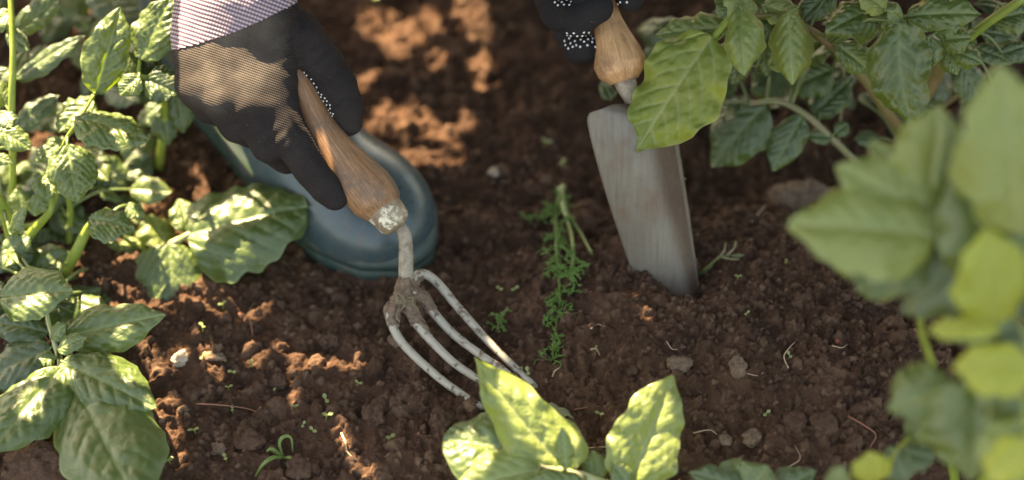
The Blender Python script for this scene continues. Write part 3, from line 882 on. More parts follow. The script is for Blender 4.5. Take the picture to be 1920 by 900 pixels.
h2 = np.array([.30, .62, 0]); h2[2] = Hm(*h2[:2]) - .004
heelL = boot(h2, radians(-12), 1.06, .0)
# body: one continuous figure, crouching, above and beyond the picture
wristR = W(480, -120, HZ); wristL = W(1085, -270, TD + .02)
def bodyf(P):
    A = np.array
    kR = heelR + A([.02, .24, .56]); kL = heelL + A([.0, -.06, .50])
    hip = A([.02, .84, .92]); hR = hip + A([-.09, 0, .0]); hL = hip + A([.09, 0, 0])
    chest = A([.03, .46, 1.06]); neck = A([.03, .28, 1.12]); head = A([.03, .16, 1.16])
    sR = chest + A([-.17, -.08, .02]); sL = chest + A([.17, -.08, .02])
    eR = A([-.05, .47, .60]); eL = A([.24, .40, .66])
    d = cone(P, heelR + A([-.005, .10, .34]), kR, .050, .060)
    d = smin(d, cone(P, kR, hR, .068, .095), .03)
    e = smin(cone(P, heelL + A([0, .03, .20]), kL, .050, .060), cone(P, kL, hL, .068, .095), .03)
    d = smin(d, e, .04)
    d = smin(d, cone(P, hR, hL, .12, .12), .05)
    d = smin(d, cone(P, hip, chest, .13, .145), .06)
    d = smin(d, cone(P, sR, sL, .075, .075), .05)
    d = smin(d, cone(P, chest, neck, .10, .055), .04)
    for s, e_, w in ((sR, eR, wristR), (sL, eL, wristL)):
        d = smin(d, cone(P, s, e_, .055, .045), .03); d = smin(d, cone(P, e_, w, .045, .032), .02)
    d = smin(d, ell(P, head, (.078, .098, .115)), .03)
    d = smin(d, cone(P, head + A([0, -.085, -.02]), head + A([0, -.105, -.035]), .012, .010), .012)
    return d
v, F = nets(bodyf, (-.56, -.02, .12), (.62, 1.15, 1.36), .014); v = relax(v, F, 2, .5)
zc = v[F].mean(1)
mesh("body", v, F, CLOTH2, person, origin=(.1, .7, .6))
def hairf(P):
    d = ell(P, np.array([.03, .175, 1.18]), (.088, .104, .118)); return np.maximum(d, .135 - P[..., 1] + (P[..., 2] < 1.19) * .03)
v, F = nets(hairf, (-.1, .02, 1.02), (.16, .34, 1.34), .010); mesh("hair", relax(v, F, 2, .5), F, HAIR, person, origin=(.03, .17, 1.18))
# ------------------------------------------------------------------ potato plants on the left
G1 = "potato plants growing around the dug soil"
pA = Plant("potato_plant", 40, 330, "tall potato plant at the upper left with sunlit crinkled leaves beside the grey glove", "plant", G1)
pA.stem([(14, 430, .05), (24, 330, .02), (22, 200, -.01), (24, 90, -.02), (16, -60, -.02)], [8, 7, 7, 6, 5], 'lime')
pA.stem([(14, 430, .05), (70, 420, .03), (100, 380, .01), (112, 330, .0), (120, 270, -.01), (150, 222, -.02), (176, 178, -.02)], [8, 7, 5, 4.5, 4, 3.5, 3], 'lime')
pA.stem([(310, 215, .06), (306, 185, .04), (288, 150, .0), (262, 140, -.01), (262, 112, -.01)], [9, 7, 5, 4, 3], 'lime')
pA.stem([(310, 215, .06), (300, 300, .10), (296, 330, .13)], [9, 9, 9], 'lime')
L = pA.leaf
L(30, 60, .03, 118, -8, .03, 48, 'deep', roll=.3, fold=.3, bend=.4)
L(30, 148, .02, 160, 66, .01, 46, 'deep', roll=-.25, fold=.35, curl=.5, bend=.3, wave=.03)
L(180, 176, -.01, 226, 12, -.02, 76, 'mid', roll=.35, ref=.75, fold=.45, curl=.3, bend=.35, wave=.06, quilt=1.5)
L(263, 112, -.01, 322, -8, -.015, 82, 'mid', roll=.1, ref=.85, fold=.3, curl=.3, bend=.3, quilt=1.5)
L(250, 146, .01, 218, 90, .01, 50, 'deep', roll=.2, ref=.6, curl=.4)
L(261, 143, -.02, 224, 178, -.02, 46, 'mid', roll=-.1, ref=.8, quilt=1.45)
L(272, 148, -.01, 338, 176, -.01, 66, 'deep', roll=.3, ref=.7, fold=.4, wave=.07)
L(176, 186, .005, 108, 248, .0, 72, 'mid', roll=.1, ref=.8, quilt=1.5, wave=.08)
L(142, 222, -.03, 279, 264, -.035, 88, 'mid', roll=-.1, ref=.95, fold=.18, curl=.35, bend=.25, wave=.03, quilt=1.45, res=1.25, skew=-.05)
L(126, 271, -.02, 145, 379, -.03, 86, 'mid', roll=.1, ref=.9, fold=.15, curl=.35, bend=.35, wave=.03, quilt=1.45, res=1.2)
L(128, 262, .01, 66, 300, .01, 50, 'mid', roll=.0, ref=.8, quilt=1.45)
L(84, 324, .0, 90, 377, -.01, 50, 'mid', roll=.1, ref=.9, quilt=1.45)
L(72, 366, .0, 64, 406, .0, 38, 'mid', roll=.1, ref=.9, quilt=1.45)
L(0, 246, -.02, 58, 280, -.02, 46, 'mid', roll=.2, ref=.9)
L(-30, 292, -.01, 28, 306, -.01, 26, 'mid', roll=.2, ref=.9)
L(24, 246, .03, 112, 178, .03, 48, 'deep', roll=-.2, fold=.35, bend=.3)
L(18, 130, .02, -40, 190, .02, 50, 'deep', roll=.2)
L(14, 60, .01, 56, 95, .0, 34, 'deep', roll=.3)
L(12, 200, .0, -10, 150, .0, 46, 'mid', roll=.4)
L(24, 20, .0, -30, 60, -.01, 44, 'mid', ref=.8)
L(0, 210, -.01, 22, 240, -.02, 40, 'deep', ref=.6)
L(22, 150, .04, 52, 90, .05, 34, 'deep', ref=.6)
L(320, 40, .10, 150, -30, .12, 130, 'deep', ref=.5, roll=.2, pet=False)
L(330, 170, .05, 345, 250, .06, 46, 'deep', ref=.8)
L(304, 210, .06, 318, 272, .07, 46, 'deep', ref=.8)
L(300, 196, .05, 258, 236, .06, 44, 'deep', ref=.8)
pA.fill(34, (-30, 325), (-30, 400), (.10, .20), (60, 110), ('deep',), 11)

pB = Plant("potato_plant", 110, 560, "middle left potato plant with a thick lime stem and small leaves above its broad neighbours", "plant", G1)
pB.stem([(112, 528, .04), (140, 478, .02), (163, 432, .01), (182, 410, .0), (210, 400, .0)], [11, 11, 9, 6, 4], 'lime')
pB.stem([(20, 470, .05), (22, 440, .03), (8, 395, .0), (-12, 360, -.02)], [14, 13, 11, 10], 'lime')
pB.stem([(40, 470, .05), (60, 436, .02), (92, 400, .0), (98, 372, .0)], [9, 9, 6, 4], 'lime')
pB.stem([(128, 470, .06), (132, 400, .04), (128, 350, .03), (150, 300, .02)], [6, 6, 5, 4], 'lime')
L = pB.leaf
L(168, 410, -.01, 252, 432, -.02, 72, 'mid', ref=.8, roll=-.1, quilt=1.45, wave=.07)
L(236, 385, .01, 270, 410, .01, 34, 'mid', ref=.9)
L(160, 430, .05, 108, 400, .05, 40, 'mid', ref=.9)
L(182, 438, .07, 246, 470, .08, 60, 'lite', ref=.95)
L(60, 470, .06, 130, 440, .06, 62, 'deep', ref=.6)
L(30, 470, .02, 10, 500, .0, 40, 'mid', ref=.8)
L(20, 440, -.02, 48, 388, -.03, 32, 'mid', ref=.9)
L(40, 400, .02, 36, 350, .02, 40, 'mid', ref=.9)
L(90, 500, .05, 122, 478, .05, 24, 'mid', ref=.9)
pB.fill(34, (-20, 250), (300, 560), (.06, .14), (50, 100), ('deep', 'deep', 'mid'), 12)

pC = Plant("potato_plant", 300, 500, "low potato plant with one very broad leaf spreading in front of the boot toe", "plant", G1)
pC.stem([(262, 520, .09), (292, 478, .06), (325, 456, .045), (356, 438, .035)], [7, 9, 8, 5], 'pale')
pC.stem([(292, 478, .06), (262, 466, .06), (232, 446, .05)], [7, 6, 4], 'lime')
L = pC.leaf
L(350, 441, .035, 577, 388, .035, 176, 'mid', ref=.75, roll=.05, fold=.12, curl=.35, bend=.35, wave=.045, shape=.66, tipw=.95, pw=.40, quilt=.8, nv=5, res=1.3, pet=False)
L(352, 436, .045, 336, 372, .055, 54, 'mid', ref=.8, roll=.1, pet=False)
L(318, 458, .035, 325, 589, .03, 122, 'mid', ref=.6, fold=.1, curl=.3, bend=.25, wave=.02, shape=.70, tipw=.95, pw=.42, quilt=.7, nv=5, res=1.2, pet=False)
L(306, 462, .06, 282, 402, .07, 70, 'lite', ref=.95, roll=.2, wave=.07)
L(270, 470, .06, 178, 440, .07, 66, 'lite', ref=.95, wave=.06)
L(262, 490, .07, 196, 500, .08, 50, 'lite', ref=.95, wave=.06)
L(262, 500, .06, 196, 560, .08, 60, 'lite', ref=.95, wave=.06)
L(268, 505, .07, 262, 556, .08, 44, 'lite', ref=.95)
pC.fill(12, (160, 300), (420, 580), (.08, .12), (36, 70), ('mid', 'lite', 'deep'), 13)

pD = Plant("potato_plant", 90, 720, "lower left potato plant with large veined leaves fanning out over the soil", "plant", G1)
pD.stem([(40, 800, .04), (80, 745, -.01), (112, 688, -.035), (104, 650, -.035), (90, 600, -.03), (88, 570, -.02)], [8, 7, 6, 5, 4, 3.5], 'pale')
pD.stem([(112, 688, -.035), (124, 690, -.04)], [6, 5], 'pale')
L = pD.leaf
L(2, 556, -.04, 137, 546, -.055, 104, 'mid', ref=.6, roll=-.05, fold=.35, curl=.4, bend=.3, wave=.03, quilt=.95, shape=.72, res=1.2)
L(126, 631, -.035, 311, 590, -.045, 86, 'mid', ref=.55, roll=.15, fold=.25, curl=.35, bend=.3, wave=.03, quilt=1., shape=.7, res=1.2)
L(116, 677, -.055, 294, 765, -.085, 118, 'mid', ref=.65, roll=-.05, fold=.15, curl=.45, bend=.35, wave=.035, quilt=1.1, shape=.72, res=1.4, skew=.04)
L(150, 738, -.07, 262, 960, -.15, 176, 'mid', ref=.5, roll=.0, fold=.1, curl=.35, bend=.3, wave=.03, quilt=.8, shape=.74, res=1.4, pet=(124, 690, -.04))
L(117, 690, -.06, -20, 850, -.11, 118, 'mid', ref=.65, roll=.1, fold=.2, curl=.5, bend=.35, wave=.03, quilt=1.0, shape=.74, res=1.3)
L(96, 652, -.03, -36, 718, -.03, 92, 'deep', ref=.6, roll=.1, fold=.2, wave=.03)
L(90, 624, -.02, -20, 604, -.02, 56, 'deep', ref=.6, fold=.25)
L(96, 634, -.04, 124, 608, -.045, 32, 'mid', ref=.7)
L(108, 656, -.05, 163, 632, -.055, 36, 'mid', ref=.7)
L(104, 672, -.045, 72, 672, -.05, 34, 'mid', ref=.7)
L(92, 604, .0, 190, 540, .02, 70, 'deep', ref=.6)
L(128, 700, .01, 130, 800, .02, 70, 'deep', ref=.7)
L(90, 700, .02, 60, 790, .03, 70, 'deep', ref=.7)
L(50, 600, .02, 90, 520, .03, 60, 'deep', ref=.7)
L(20, 640, .03, -10, 560, .03, 70, 'deep', ref=.7)
pD.fill(16, (-20, 150), (540, 860), (.0, .05), (56, 110), ('deep', 'mid'), 14)

for a in [(60, 520, .03, 130, 470, .03, 74, 'mid'), (50, 500, .04, -10, 440, .04, 80, 'deep'), (140, 560, .03, 215, 520, .04, 70, 'deep'), (150, 600, .02, 250, 560, .03, 70, 'deep'), (30, 540, .03, 90, 500, .03, 60, 'mid'), (10, 470, .02, 60, 440, .02, 54, 'mid'),
          (180, 620, .02, 250, 650, .02, 60, 'deep'), (60, 860, .03, -10, 900, .03, 90, 'deep'), (150, 480, .06, 200, 520, .07, 60, 'mid'), (210, 400, .08, 280, 380, .09, 60, 'deep'), (230, 330, .09, 290, 300, .10, 64, 'deep'), (240, 440, .07, 310, 420, .08, 66, 'lite')]:
    L(*a, ref=.75, roll=.1)
for a in [(30, 470, .03, 90, 540, .04, 80, 'mid'), (110, 500, .06, 60, 430, .05, 76, 'deep'), (170, 520, .06, 120, 580, .05, 80, 'deep'), (200, 470, .07, 150, 400, .07, 64, 'deep'), (120, 440, .07, 190, 480, .07, 70, 'mid'), (0, 500, .03, 50, 450, .02, 60, 'mid'),
          (220, 560, .05, 160, 620, .05, 70, 'deep'), (190, 560, .05, 270, 610, .05, 64, 'deep'), (-10, 420, .04, 40, 360, .04, 60, 'mid'), (100, 330, .06, 40, 400, .06, 66, 'deep'), (180, 300, .07, 240, 350, .08, 64, 'deep'), (150, 380, .06, 90, 440, .06, 60, 'deep'),
          (240, 470, .08, 300, 520, .09, 60, 'mid'), (200, 500, .07, 250, 550, .07, 60, 'lite'), (90, 560, .02, 40, 500, .02, 60, 'mid'), (160, 650, .02, 230, 700, .01, 70, 'deep'), (30, 880, .0, 90, 830, .0, 60, 'deep')]:
    L(*a, ref=.8, roll=-.1, quilt=1.3)
# ------------------------------------------------------------------ potato plants on the right
pE = Plant("potato_plant", 1690, 300, "bushy potato plant at the upper right with hairy brown-green stems and curled leaves", "plant", G1)
E0 = .03
pE.stem([(1680, 300, .09), (1688, 250, .06), (1660, 205, .03), (1622, 150, .01), (1566, 92, -.01), (1521, 58, -.02), (1470, 30, -.03), (1400, 30, -.035)], [14, 12, 11, 10, 9, 8, 6, 5], 'brown')
pE.stem([(1690, 300, .09), (1700, 262, .07), (1722, 205, .04), (1752, 150, .02), (1768, 110, .0), (1800, 60, -.01)], [15, 14, 13, 13, 12, 8], 'brown')
pE.stem([(1700, 262, .12), (1760, 204, .10), (1806, 170, .09), (1880, 120, .07)], [7, 7, 7, 7], 'brown')
pE.stem([(1770, 110, .0), (1838, 53, -.02), (1920, -4, -.04)], [10, 9, 8], 'lime')
pE.stem([(1640, 350, .10), (1612, 312, .08), (1562, 262, .055), (1510, 215, .045), (1460, 190, .045), (1405, 194, .05)], [7, 7, 7, 6.5, 6, 5], 'pink')
pE.stem([(1600, 92, .02), (1540, 76, .02), (1500, 66, .02), (1427, 34, .01)], [4, 4, 4, 4], 'pink')
pE.stem([(1400, 30, -.035), (1372, 32, -.04), (1345, 62, -.04), (1325, 82, -.04)], [5, 6, 6, 5], 'lime')
L = pE.leaf
L(1334, 68, -.045, 1192, 284, -.035, 148, 'back', ref=.15, roll=.1, fold=.12, curl=.2, bend=.35, wave=.09, quilt=1.0, shape=.74, tipw=.35, res=1.5, pet=False)
L(1364, 52, -.03, 1228, 66, -.02, 68, 'lite', ref=.5, roll=.15, fold=.2, curl=.35, bend=.3, wave=.05, quilt=1.2, res=1.2)
L(1380, 40, .0, 1238, 92, .01, 48, 'deep', ref=.6, roll=.1)
L(1390, 12, -.07, 1397, 142, -.08, 74, 'lite', ref=.3, roll=.2, fold=.5, curl=1.0, bend=.9, wave=.1, twist=.4)
L(1420, 20, -.06, 1352, -20, -.06, 60, 'lite', ref=.5, roll=.4, curl=.7)
L(1394, 66, .01, 1374, 160, .01, 66, 'deep', ref=.5, roll=-.1, curl=.4, quilt=1.2)
L(1428, 52, .02, 1438, 142, .02, 52, 'deep', ref=.5, roll=.2, quilt=1.2)
L(1478, 22, -.05, 1486, 160, -.05, 82, 'lite', ref=.35, roll=.05, fold=-.1, curl=1.1, bend=.5, wave=.05, quilt=1.2)
L(1430, 10, -.03, 1502, 36, -.03, 52, 'lite', ref=.6, roll=.1)
L(1400, 30, -.02, 1340, -10, -.02, 60, 'mid', ref=.6)
L(1660, 6, -.05, 1548, 62, -.06, 84, 'mid', ref=.5, roll=.1, wave=.07, curl=.6)
L(1560, -20, -.02, 1500, 40, -.02, 54, 'deep', ref=.5)
L(1686, 44, -.09, 1716, 240, -.08, 108, 'mid', ref=.35, roll=.1, fold=.15, curl=.5, bend=.5, wave=.08, skew=.12, quilt=1.1, shape=.7)
L(1570, 84, -.02, 1636, 138, -.02, 50, 'mid', ref=.5, roll=.2)
L(1640, 10, -.06, 1700, 44, -.06, 48, 'mid', ref=.5)
L(1660, 20, -.07, 1612, -20, -.07, 44, 'lite', ref=.5)
L(1690, 40, -.08, 1664, 20, -.09, 40, 'mid', ref=.4)
L(1700, 30, -.07, 1840, 26, -.08, 62, 'mid', ref=.5, roll=.1, wave=.06)
L(1730, 20, -.04, 1790, -30, -.05, 52, 'mid', ref=.5)
L(1742, 70, -.08, 1746, 128, -.08, 46, 'mid', ref=.4, curl=.6)
L(1752, 60, -.07, 1800, 44, -.08, 38, 'mid', ref=.4)
L(1766, 76, -.07, 1822, 70, -.08, 50, 'mid', ref=.4, curl=.5)
L(1770, 90, -.06, 1796, 140, -.06, 44, 'mid', ref=.4, curl=.5)
L(1790, 96, -.07, 1842, 118, -.08, 42, 'mid', ref=.4, curl=.7)
L(1720, 90, -.05, 1694, 120, -.05, 40, 'deep', ref=.4)
L(1800, 120, .02, 1850, 206, .03, 56, 'deep', ref=.5)
L(1840, 60, .0, 1905, 70, .0, 40, 'deep', ref=.5)
L(1830, 90, .0, 1900, 120, .0, 40, 'deep', ref=.5)
L(1860, 40, .0, 1940, 20, .0, 60, 'mid', ref=.5)
L(1880, 100, -.01, 1930, 86, -.01, 40, 'deep', ref=.5)
L(1700, 160, .05, 1745, 90, .05, 50, 'deep', ref=.5)
L(1436, 198, .05, 1332, 312, .07, 104, 'deep', ref=.4, roll=.1, fold=.15, curl=.35, bend=.3, wave=.04)
L(1504, 218, .045, 1448, 322, .05, 62, 'deep', ref=.4, roll=-.1, fold=.15, curl=.35, bend=.3, quilt=1.1)
L(1452, 188, .06, 1430, 116, .07, 66, 'deep', ref=.5)
L(1526, 216, .06, 1598, 148, .07, 68, 'deep', ref=.5, wave=.07, quilt=1.45)
L(1560, 258, .05, 1512, 254, .05, 32, 'deep', ref=.5)
L(1566, 250, .05, 1592, 232, .05, 30, 'deep', ref=.5)
L(1406, 196, .06, 1340, 230, .09, 60, 'deep', ref=.5)
L(1264, 60, .09, 1222, 130, .10, 70, 'deep', ref=.4, pet=False)
L(1560, 130, .06, 1480, 170, .07, 70, 'deep', ref=.5)
L(1146, 186, .05, 1128, 152, .06, 26, 'deep', ref=.4, pet=(1200, 130, .07), stemmat=None)
L(1312, 118, .02, 1296, 170, .02, 30, 'mid', ref=.4, pet=False)
pE.fill(40, (1250, 1930), (-20, 210), (.04, .13), (46, 110), ('deep', 'deep', 'deep', 'mid'), 15, keep=lambda x, y: x > 1340 or y < 60)
pE.fill(20, (1340, 1930), (-20, 170), (-.02, .04), (40, 76), ('mid', 'lite', 'mid', 'deep'), 18)
pE.fill(5, (1640, 1790), (150, 260), (.05, .09), (36, 60), ('deep',), 16)

pF = Plant("potato_plant", 1800, 860, "nearest plant on the right with large pale leaves standing above the soil", "plant", G1, root=GT(1800, 1010))
F0 = -.27
pF.stem([(1800, 1010, -.10), (1790, 900, -.16), (1752, 700, -.22), (1726, 600, -.25), (1760, 500, -.28), (1752, 440, -.28)], [9, 8, 7, 6, 6, 5], 'lime')
pF.stem([(1800, 1010, -.10), (1850, 880, -.20), (1868, 700, -.28), (1880, 560, -.32), (1895, 430, -.33), (1900, 350, -.33)], [11, 10, 9, 8, 7, 6], 'lime')
pF.stem([(1640, 900, -.15), (1700, 830, -.20), (1745, 790, -.22), (1800, 740, -.24)], [6, 5, 5, 4], 'green')
def L(bx, by, bd, tx, ty, td, w, *a, **k): return pF.leaf(bx, by, bd - .06, tx, ty, td - .06, w, *a, **k)
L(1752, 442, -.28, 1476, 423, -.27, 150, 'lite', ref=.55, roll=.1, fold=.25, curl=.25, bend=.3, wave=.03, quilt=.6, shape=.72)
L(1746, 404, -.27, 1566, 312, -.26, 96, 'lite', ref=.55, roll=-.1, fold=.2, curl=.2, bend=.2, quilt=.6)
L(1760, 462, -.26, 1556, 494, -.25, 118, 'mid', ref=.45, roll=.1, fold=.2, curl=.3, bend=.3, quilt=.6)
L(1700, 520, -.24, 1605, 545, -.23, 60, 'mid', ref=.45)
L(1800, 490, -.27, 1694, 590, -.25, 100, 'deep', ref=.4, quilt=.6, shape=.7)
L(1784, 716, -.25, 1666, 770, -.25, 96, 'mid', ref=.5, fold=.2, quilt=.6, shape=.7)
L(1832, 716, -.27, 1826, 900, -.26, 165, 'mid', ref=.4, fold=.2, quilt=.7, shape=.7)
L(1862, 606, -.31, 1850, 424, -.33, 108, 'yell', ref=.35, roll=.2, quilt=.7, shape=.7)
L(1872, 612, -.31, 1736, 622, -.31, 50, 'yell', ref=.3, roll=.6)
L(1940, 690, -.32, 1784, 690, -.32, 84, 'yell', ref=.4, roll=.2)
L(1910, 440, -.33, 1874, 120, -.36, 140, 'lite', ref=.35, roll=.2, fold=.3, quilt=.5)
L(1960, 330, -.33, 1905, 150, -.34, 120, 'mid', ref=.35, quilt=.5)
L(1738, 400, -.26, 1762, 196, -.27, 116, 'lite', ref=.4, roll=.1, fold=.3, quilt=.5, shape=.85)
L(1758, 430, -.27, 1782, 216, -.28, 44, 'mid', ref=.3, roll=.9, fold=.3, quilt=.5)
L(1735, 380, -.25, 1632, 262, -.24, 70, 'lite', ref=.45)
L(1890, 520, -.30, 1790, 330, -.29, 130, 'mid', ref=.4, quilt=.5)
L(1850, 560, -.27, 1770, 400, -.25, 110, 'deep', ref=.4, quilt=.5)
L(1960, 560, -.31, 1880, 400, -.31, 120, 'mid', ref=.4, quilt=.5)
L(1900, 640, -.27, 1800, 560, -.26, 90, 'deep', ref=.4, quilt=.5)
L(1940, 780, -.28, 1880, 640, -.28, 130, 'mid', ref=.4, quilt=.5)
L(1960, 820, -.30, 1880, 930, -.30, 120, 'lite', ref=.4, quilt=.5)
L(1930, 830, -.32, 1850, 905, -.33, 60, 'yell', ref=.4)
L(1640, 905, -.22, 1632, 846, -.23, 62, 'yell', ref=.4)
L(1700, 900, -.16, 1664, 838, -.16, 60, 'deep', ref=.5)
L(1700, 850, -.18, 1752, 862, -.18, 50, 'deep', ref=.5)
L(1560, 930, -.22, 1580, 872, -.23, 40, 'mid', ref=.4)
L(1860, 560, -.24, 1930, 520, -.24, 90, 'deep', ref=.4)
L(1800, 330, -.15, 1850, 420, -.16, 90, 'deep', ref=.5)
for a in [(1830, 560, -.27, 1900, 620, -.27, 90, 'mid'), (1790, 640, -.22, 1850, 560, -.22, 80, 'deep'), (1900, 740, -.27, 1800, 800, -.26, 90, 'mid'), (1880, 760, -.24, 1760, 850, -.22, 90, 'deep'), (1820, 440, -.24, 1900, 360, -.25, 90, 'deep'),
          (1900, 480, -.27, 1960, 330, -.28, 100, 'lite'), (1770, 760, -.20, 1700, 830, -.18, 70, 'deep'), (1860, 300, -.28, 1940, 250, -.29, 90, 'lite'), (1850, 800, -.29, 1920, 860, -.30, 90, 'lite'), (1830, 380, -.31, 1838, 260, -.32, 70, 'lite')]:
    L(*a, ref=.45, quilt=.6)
pF.fill(16, (1780, 1940), (330, 900), (-.24, -.12), (70, 130), ('deep', 'mid', 'mid'), 17, res=.5)

pB2 = Plant("potato_plant", 1180, 930, "young potato plant in front of the fork tips with two sunlit upright leaves", "plant", G1, root=GT(1170, 960))
pB2.stem([(1170, 960, -.07), (1160, 920, -.11), (1115, 900, -.13), (1060, 884, -.135), (1012, 872, -.135)], [7, 8, 8, 8, 6], 'pale')
pB2.stem([(1170, 960, -.07), (1180, 920, -.11), (1182, 895, -.12)], [8, 7, 6], 'lime')
L = pB2.leaf
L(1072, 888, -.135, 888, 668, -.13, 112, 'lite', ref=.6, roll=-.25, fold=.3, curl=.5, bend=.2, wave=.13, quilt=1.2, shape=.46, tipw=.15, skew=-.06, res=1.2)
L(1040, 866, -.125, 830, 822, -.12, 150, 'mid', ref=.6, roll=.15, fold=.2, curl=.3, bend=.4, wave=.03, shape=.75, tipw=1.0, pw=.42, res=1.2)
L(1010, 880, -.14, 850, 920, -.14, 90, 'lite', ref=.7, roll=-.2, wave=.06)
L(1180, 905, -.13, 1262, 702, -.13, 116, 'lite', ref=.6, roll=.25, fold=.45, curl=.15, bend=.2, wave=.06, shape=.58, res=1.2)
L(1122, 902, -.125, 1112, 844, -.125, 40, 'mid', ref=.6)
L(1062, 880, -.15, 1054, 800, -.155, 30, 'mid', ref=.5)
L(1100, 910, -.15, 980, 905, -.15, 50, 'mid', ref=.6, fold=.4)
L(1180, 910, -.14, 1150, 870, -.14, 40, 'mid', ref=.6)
pG = Plant("potato_plant", 1400, 940, "low plant with only its dark leaf tops showing, below the mound", "plant", G1, root=GT(1400, 985))
pG.stem([(1400, 985, -.10), (1400, 940, -.14), (1370, 910, -.15)], [7, 6, 5], 'green')
pG.stem([(1400, 940, -.14), (1440, 912, -.15), (1490, 905, -.15)], [5, 5, 4], 'green')
L = pG.leaf
L(1420, 925, -.16, 1290, 885, -.16, 50, 'deep', ref=.5)
L(1380, 900, -.15, 1352, 868, -.15, 60, 'mid', ref=.6)
L(1400, 930, -.16, 1440, 872, -.16, 90, 'mid', ref=.6)
L(1440, 930, -.16, 1530, 885, -.16, 60, 'deep', ref=.5)
L(1400, 940, -.15, 1350, 960, -.15, 70, 'deep', ref=.6)

# ------------------------------------------------------------------ pulled weed with feathery leaves
wd = thing("feathery_weed", GS(1050, 372), "limp uprooted weed with feathery green fronds hanging down the soil left of the trowel", "weed")
wp = lambda L_: np.array([GS(a, b, c) for a, b, c in L_])
def wst(P, r, mat='green', name="stem"):
    path = spline(wp(P), 26); v, f = tube(path, np.array(r) * K * D0, 8); mesh(name, v, f, SM[mat], wd, origin=path[0]); return path
s1 = wst([(1052, 360, .022), (1043, 395, .020), (1043, 450, .012), (1046, 500, .008), (1050, 560, .006), (1042, 620, .005), (1036, 675, .003)], [5, 4, 3.5, 3, 2.5, 2, 1.2])
s2 = wst([(1054, 362, .022), (1062, 405, .020), (1073, 450, .014), (1074, 490, .010), (1066, 520, .005)], [5, 4.5, 4, 3.5, 3])
s3 = wst([(1054, 362, .022), (1064, 400, .020), (1090, 440, .012), (1110, 476, .004)], [5, 4.5, 3.5, 3])
s4 = wst([(1050, 400, .010), (1010, 405, .008), (975, 408, .004)], [2.5, 2, 1.5])
s5 = wst([(1050, 520, .008), (1075, 512, .008), (1092, 504, .006)], [2.5, 2.5, 2])
wst([(1055, 380, .0225), (1057, 392, .023), (1064, 412, .021)], [5.2, 5.4, 3], 'pale', "bruised_stem")
v, f = tube(wp([(1056, 348, .020), (1052, 356, .022), (1050, 364, .021)]), np.array([4, 8, 6]) * K * D0, 10, lump=.1); mesh("root_crown", v, f, SM['pale'], wd, origin=GS(1052, 356))
FROND = NT("frond_green"); FROND.set(Base_Color=FROND.mix(FROND.noise(70), (.07, .16, .03), (.17, .28, .08)), Roughness=.6, Specular_IOR_Level=.2)
def frond(path, i0, i1, n, ln, seed):
    rng = np.random.default_rng(seed); m = Mer()
    for k in range(n):
        p = path[int(rng.integers(i0, i1))]; d = unit([rng.normal(0, 1), rng.normal(-.25, .9), rng.uniform(-.25, .5)]); L_ = ln * rng.uniform(.5, 1.2)
        q = p + d * L_; q[2] = max(q[2], Hs(q[0], q[1]) + .001)
        ax_ = spline([p, (p + q) / 2 + [0, 0, .002], q], 7); v, f = tube(ax_, .00028, 4); m.add(v, f)
        for j in range(9):
            b = ax_[rng.integers(1, 7)]; e = b + unit(d + rng.normal(0, .8, 3)) * L_ * rng.uniform(.16, .42)
            v, f = tube(spline([b, (b + e) / 2 + rng.normal(0, .0004, 3), e], 4), [.00035, .0006, .00015], 4); m.add(v, f)
    m.out("frond", FROND.m, wd, origin=path[i0])
frond(s1, 3, 8, 12, .013, 1); frond(s1, 7, 13, 20, .015, 2); frond(s1, 12, 19, 22, .014, 3); frond(s1, 18, 26, 24, .012, 4)
frond(s2, 16, 26, 22, .011, 5); frond(s4, 3, 24, 10, .007, 6); frond(s5, 8, 24, 7, .006, 7); frond(s1, 1, 4, 6, .010, 8)

# ------------------------------------------------------------------ small things on the soil
BITS = NT("pale_root").set(Base_Color=(.42, .30, .20), Roughness=.7).m
RED = NT("reddish_root").set(Base_Color=(.24, .10, .06), Roughness=.7).m
def twig(pts, r, label, mat=BITS, cat="root", group="root fibres lying on the soil", name="root_fibre"):
    P = np.array([GS(a, b, .0012 + (c if c else 0)) for a, b, c in pts]); path = spline(P, 5 * len(P))
    v, f = tube(path, np.linspace(1, .45, len(path)) * r * K * D0, 6, lump=.08, seed=int(pts[0][0]))
    o = mesh(name, v, f, mat, origin=path[0]); tag(o, label, cat, group); return o
twig([(368, 757, 0), (420, 760, .001), (470, 768, .001), (505, 785, 0)], 1.8, "long thin reddish root lying level on the soil right of the lower left plant", RED)
twig([(448, 588, 0), (468, 600, .003), (474, 630, 0)], 2.2, "short bent reddish root between the lower left plant and the fork", RED)
twig([(640, 812, 0), (648, 830, .002), (652, 848, 0), (668, 862, 0)], 2.4, "orange sunlit crooked root at the bottom left of the fork tips", BITS)
twig([(1076, 768, 0), (1100, 764, .001), (1126, 762, 0)], 1.2, "fine reddish root beside the fallen leaf", RED)
twig([(1478, 690, 0), (1470, 668, .003), (1482, 650, .004), (1492, 640, 0)], 1.3, "pale hooked root fibre right of the two dry clods")
twig([(1590, 780, 0), (1618, 796, .002), (1642, 815, .002), (1632, 838, 0)], 2.0, "curved brown root fibre near the right foreground plant", RED)
twig([(1560, 648, 0), (1578, 652, .001), (1590, 645, 0)], 1.2, "thin pale fibre beside the orange crumb")
twig([(1409, 415, 0), (1424, 398, .003), (1436, 384, .004)], 2.0, "pale straw leaning in the shade behind the mound")
twig([(1108, 616, 0), (1120, 608, .001), (1132, 612, 0)], 1.8, "short pale straw on the mound left of the trowel pocket")
twig([(1108, 655, .002), (1118, 654, .003), (1125, 667, .001)], 1.9, "pale curled straw below the trowel pocket")
twig([(1036, 706, 0), (1040, 696, .002), (1048, 690, .001)], 1.8, "pale hooked straw beside the tip of the weed")
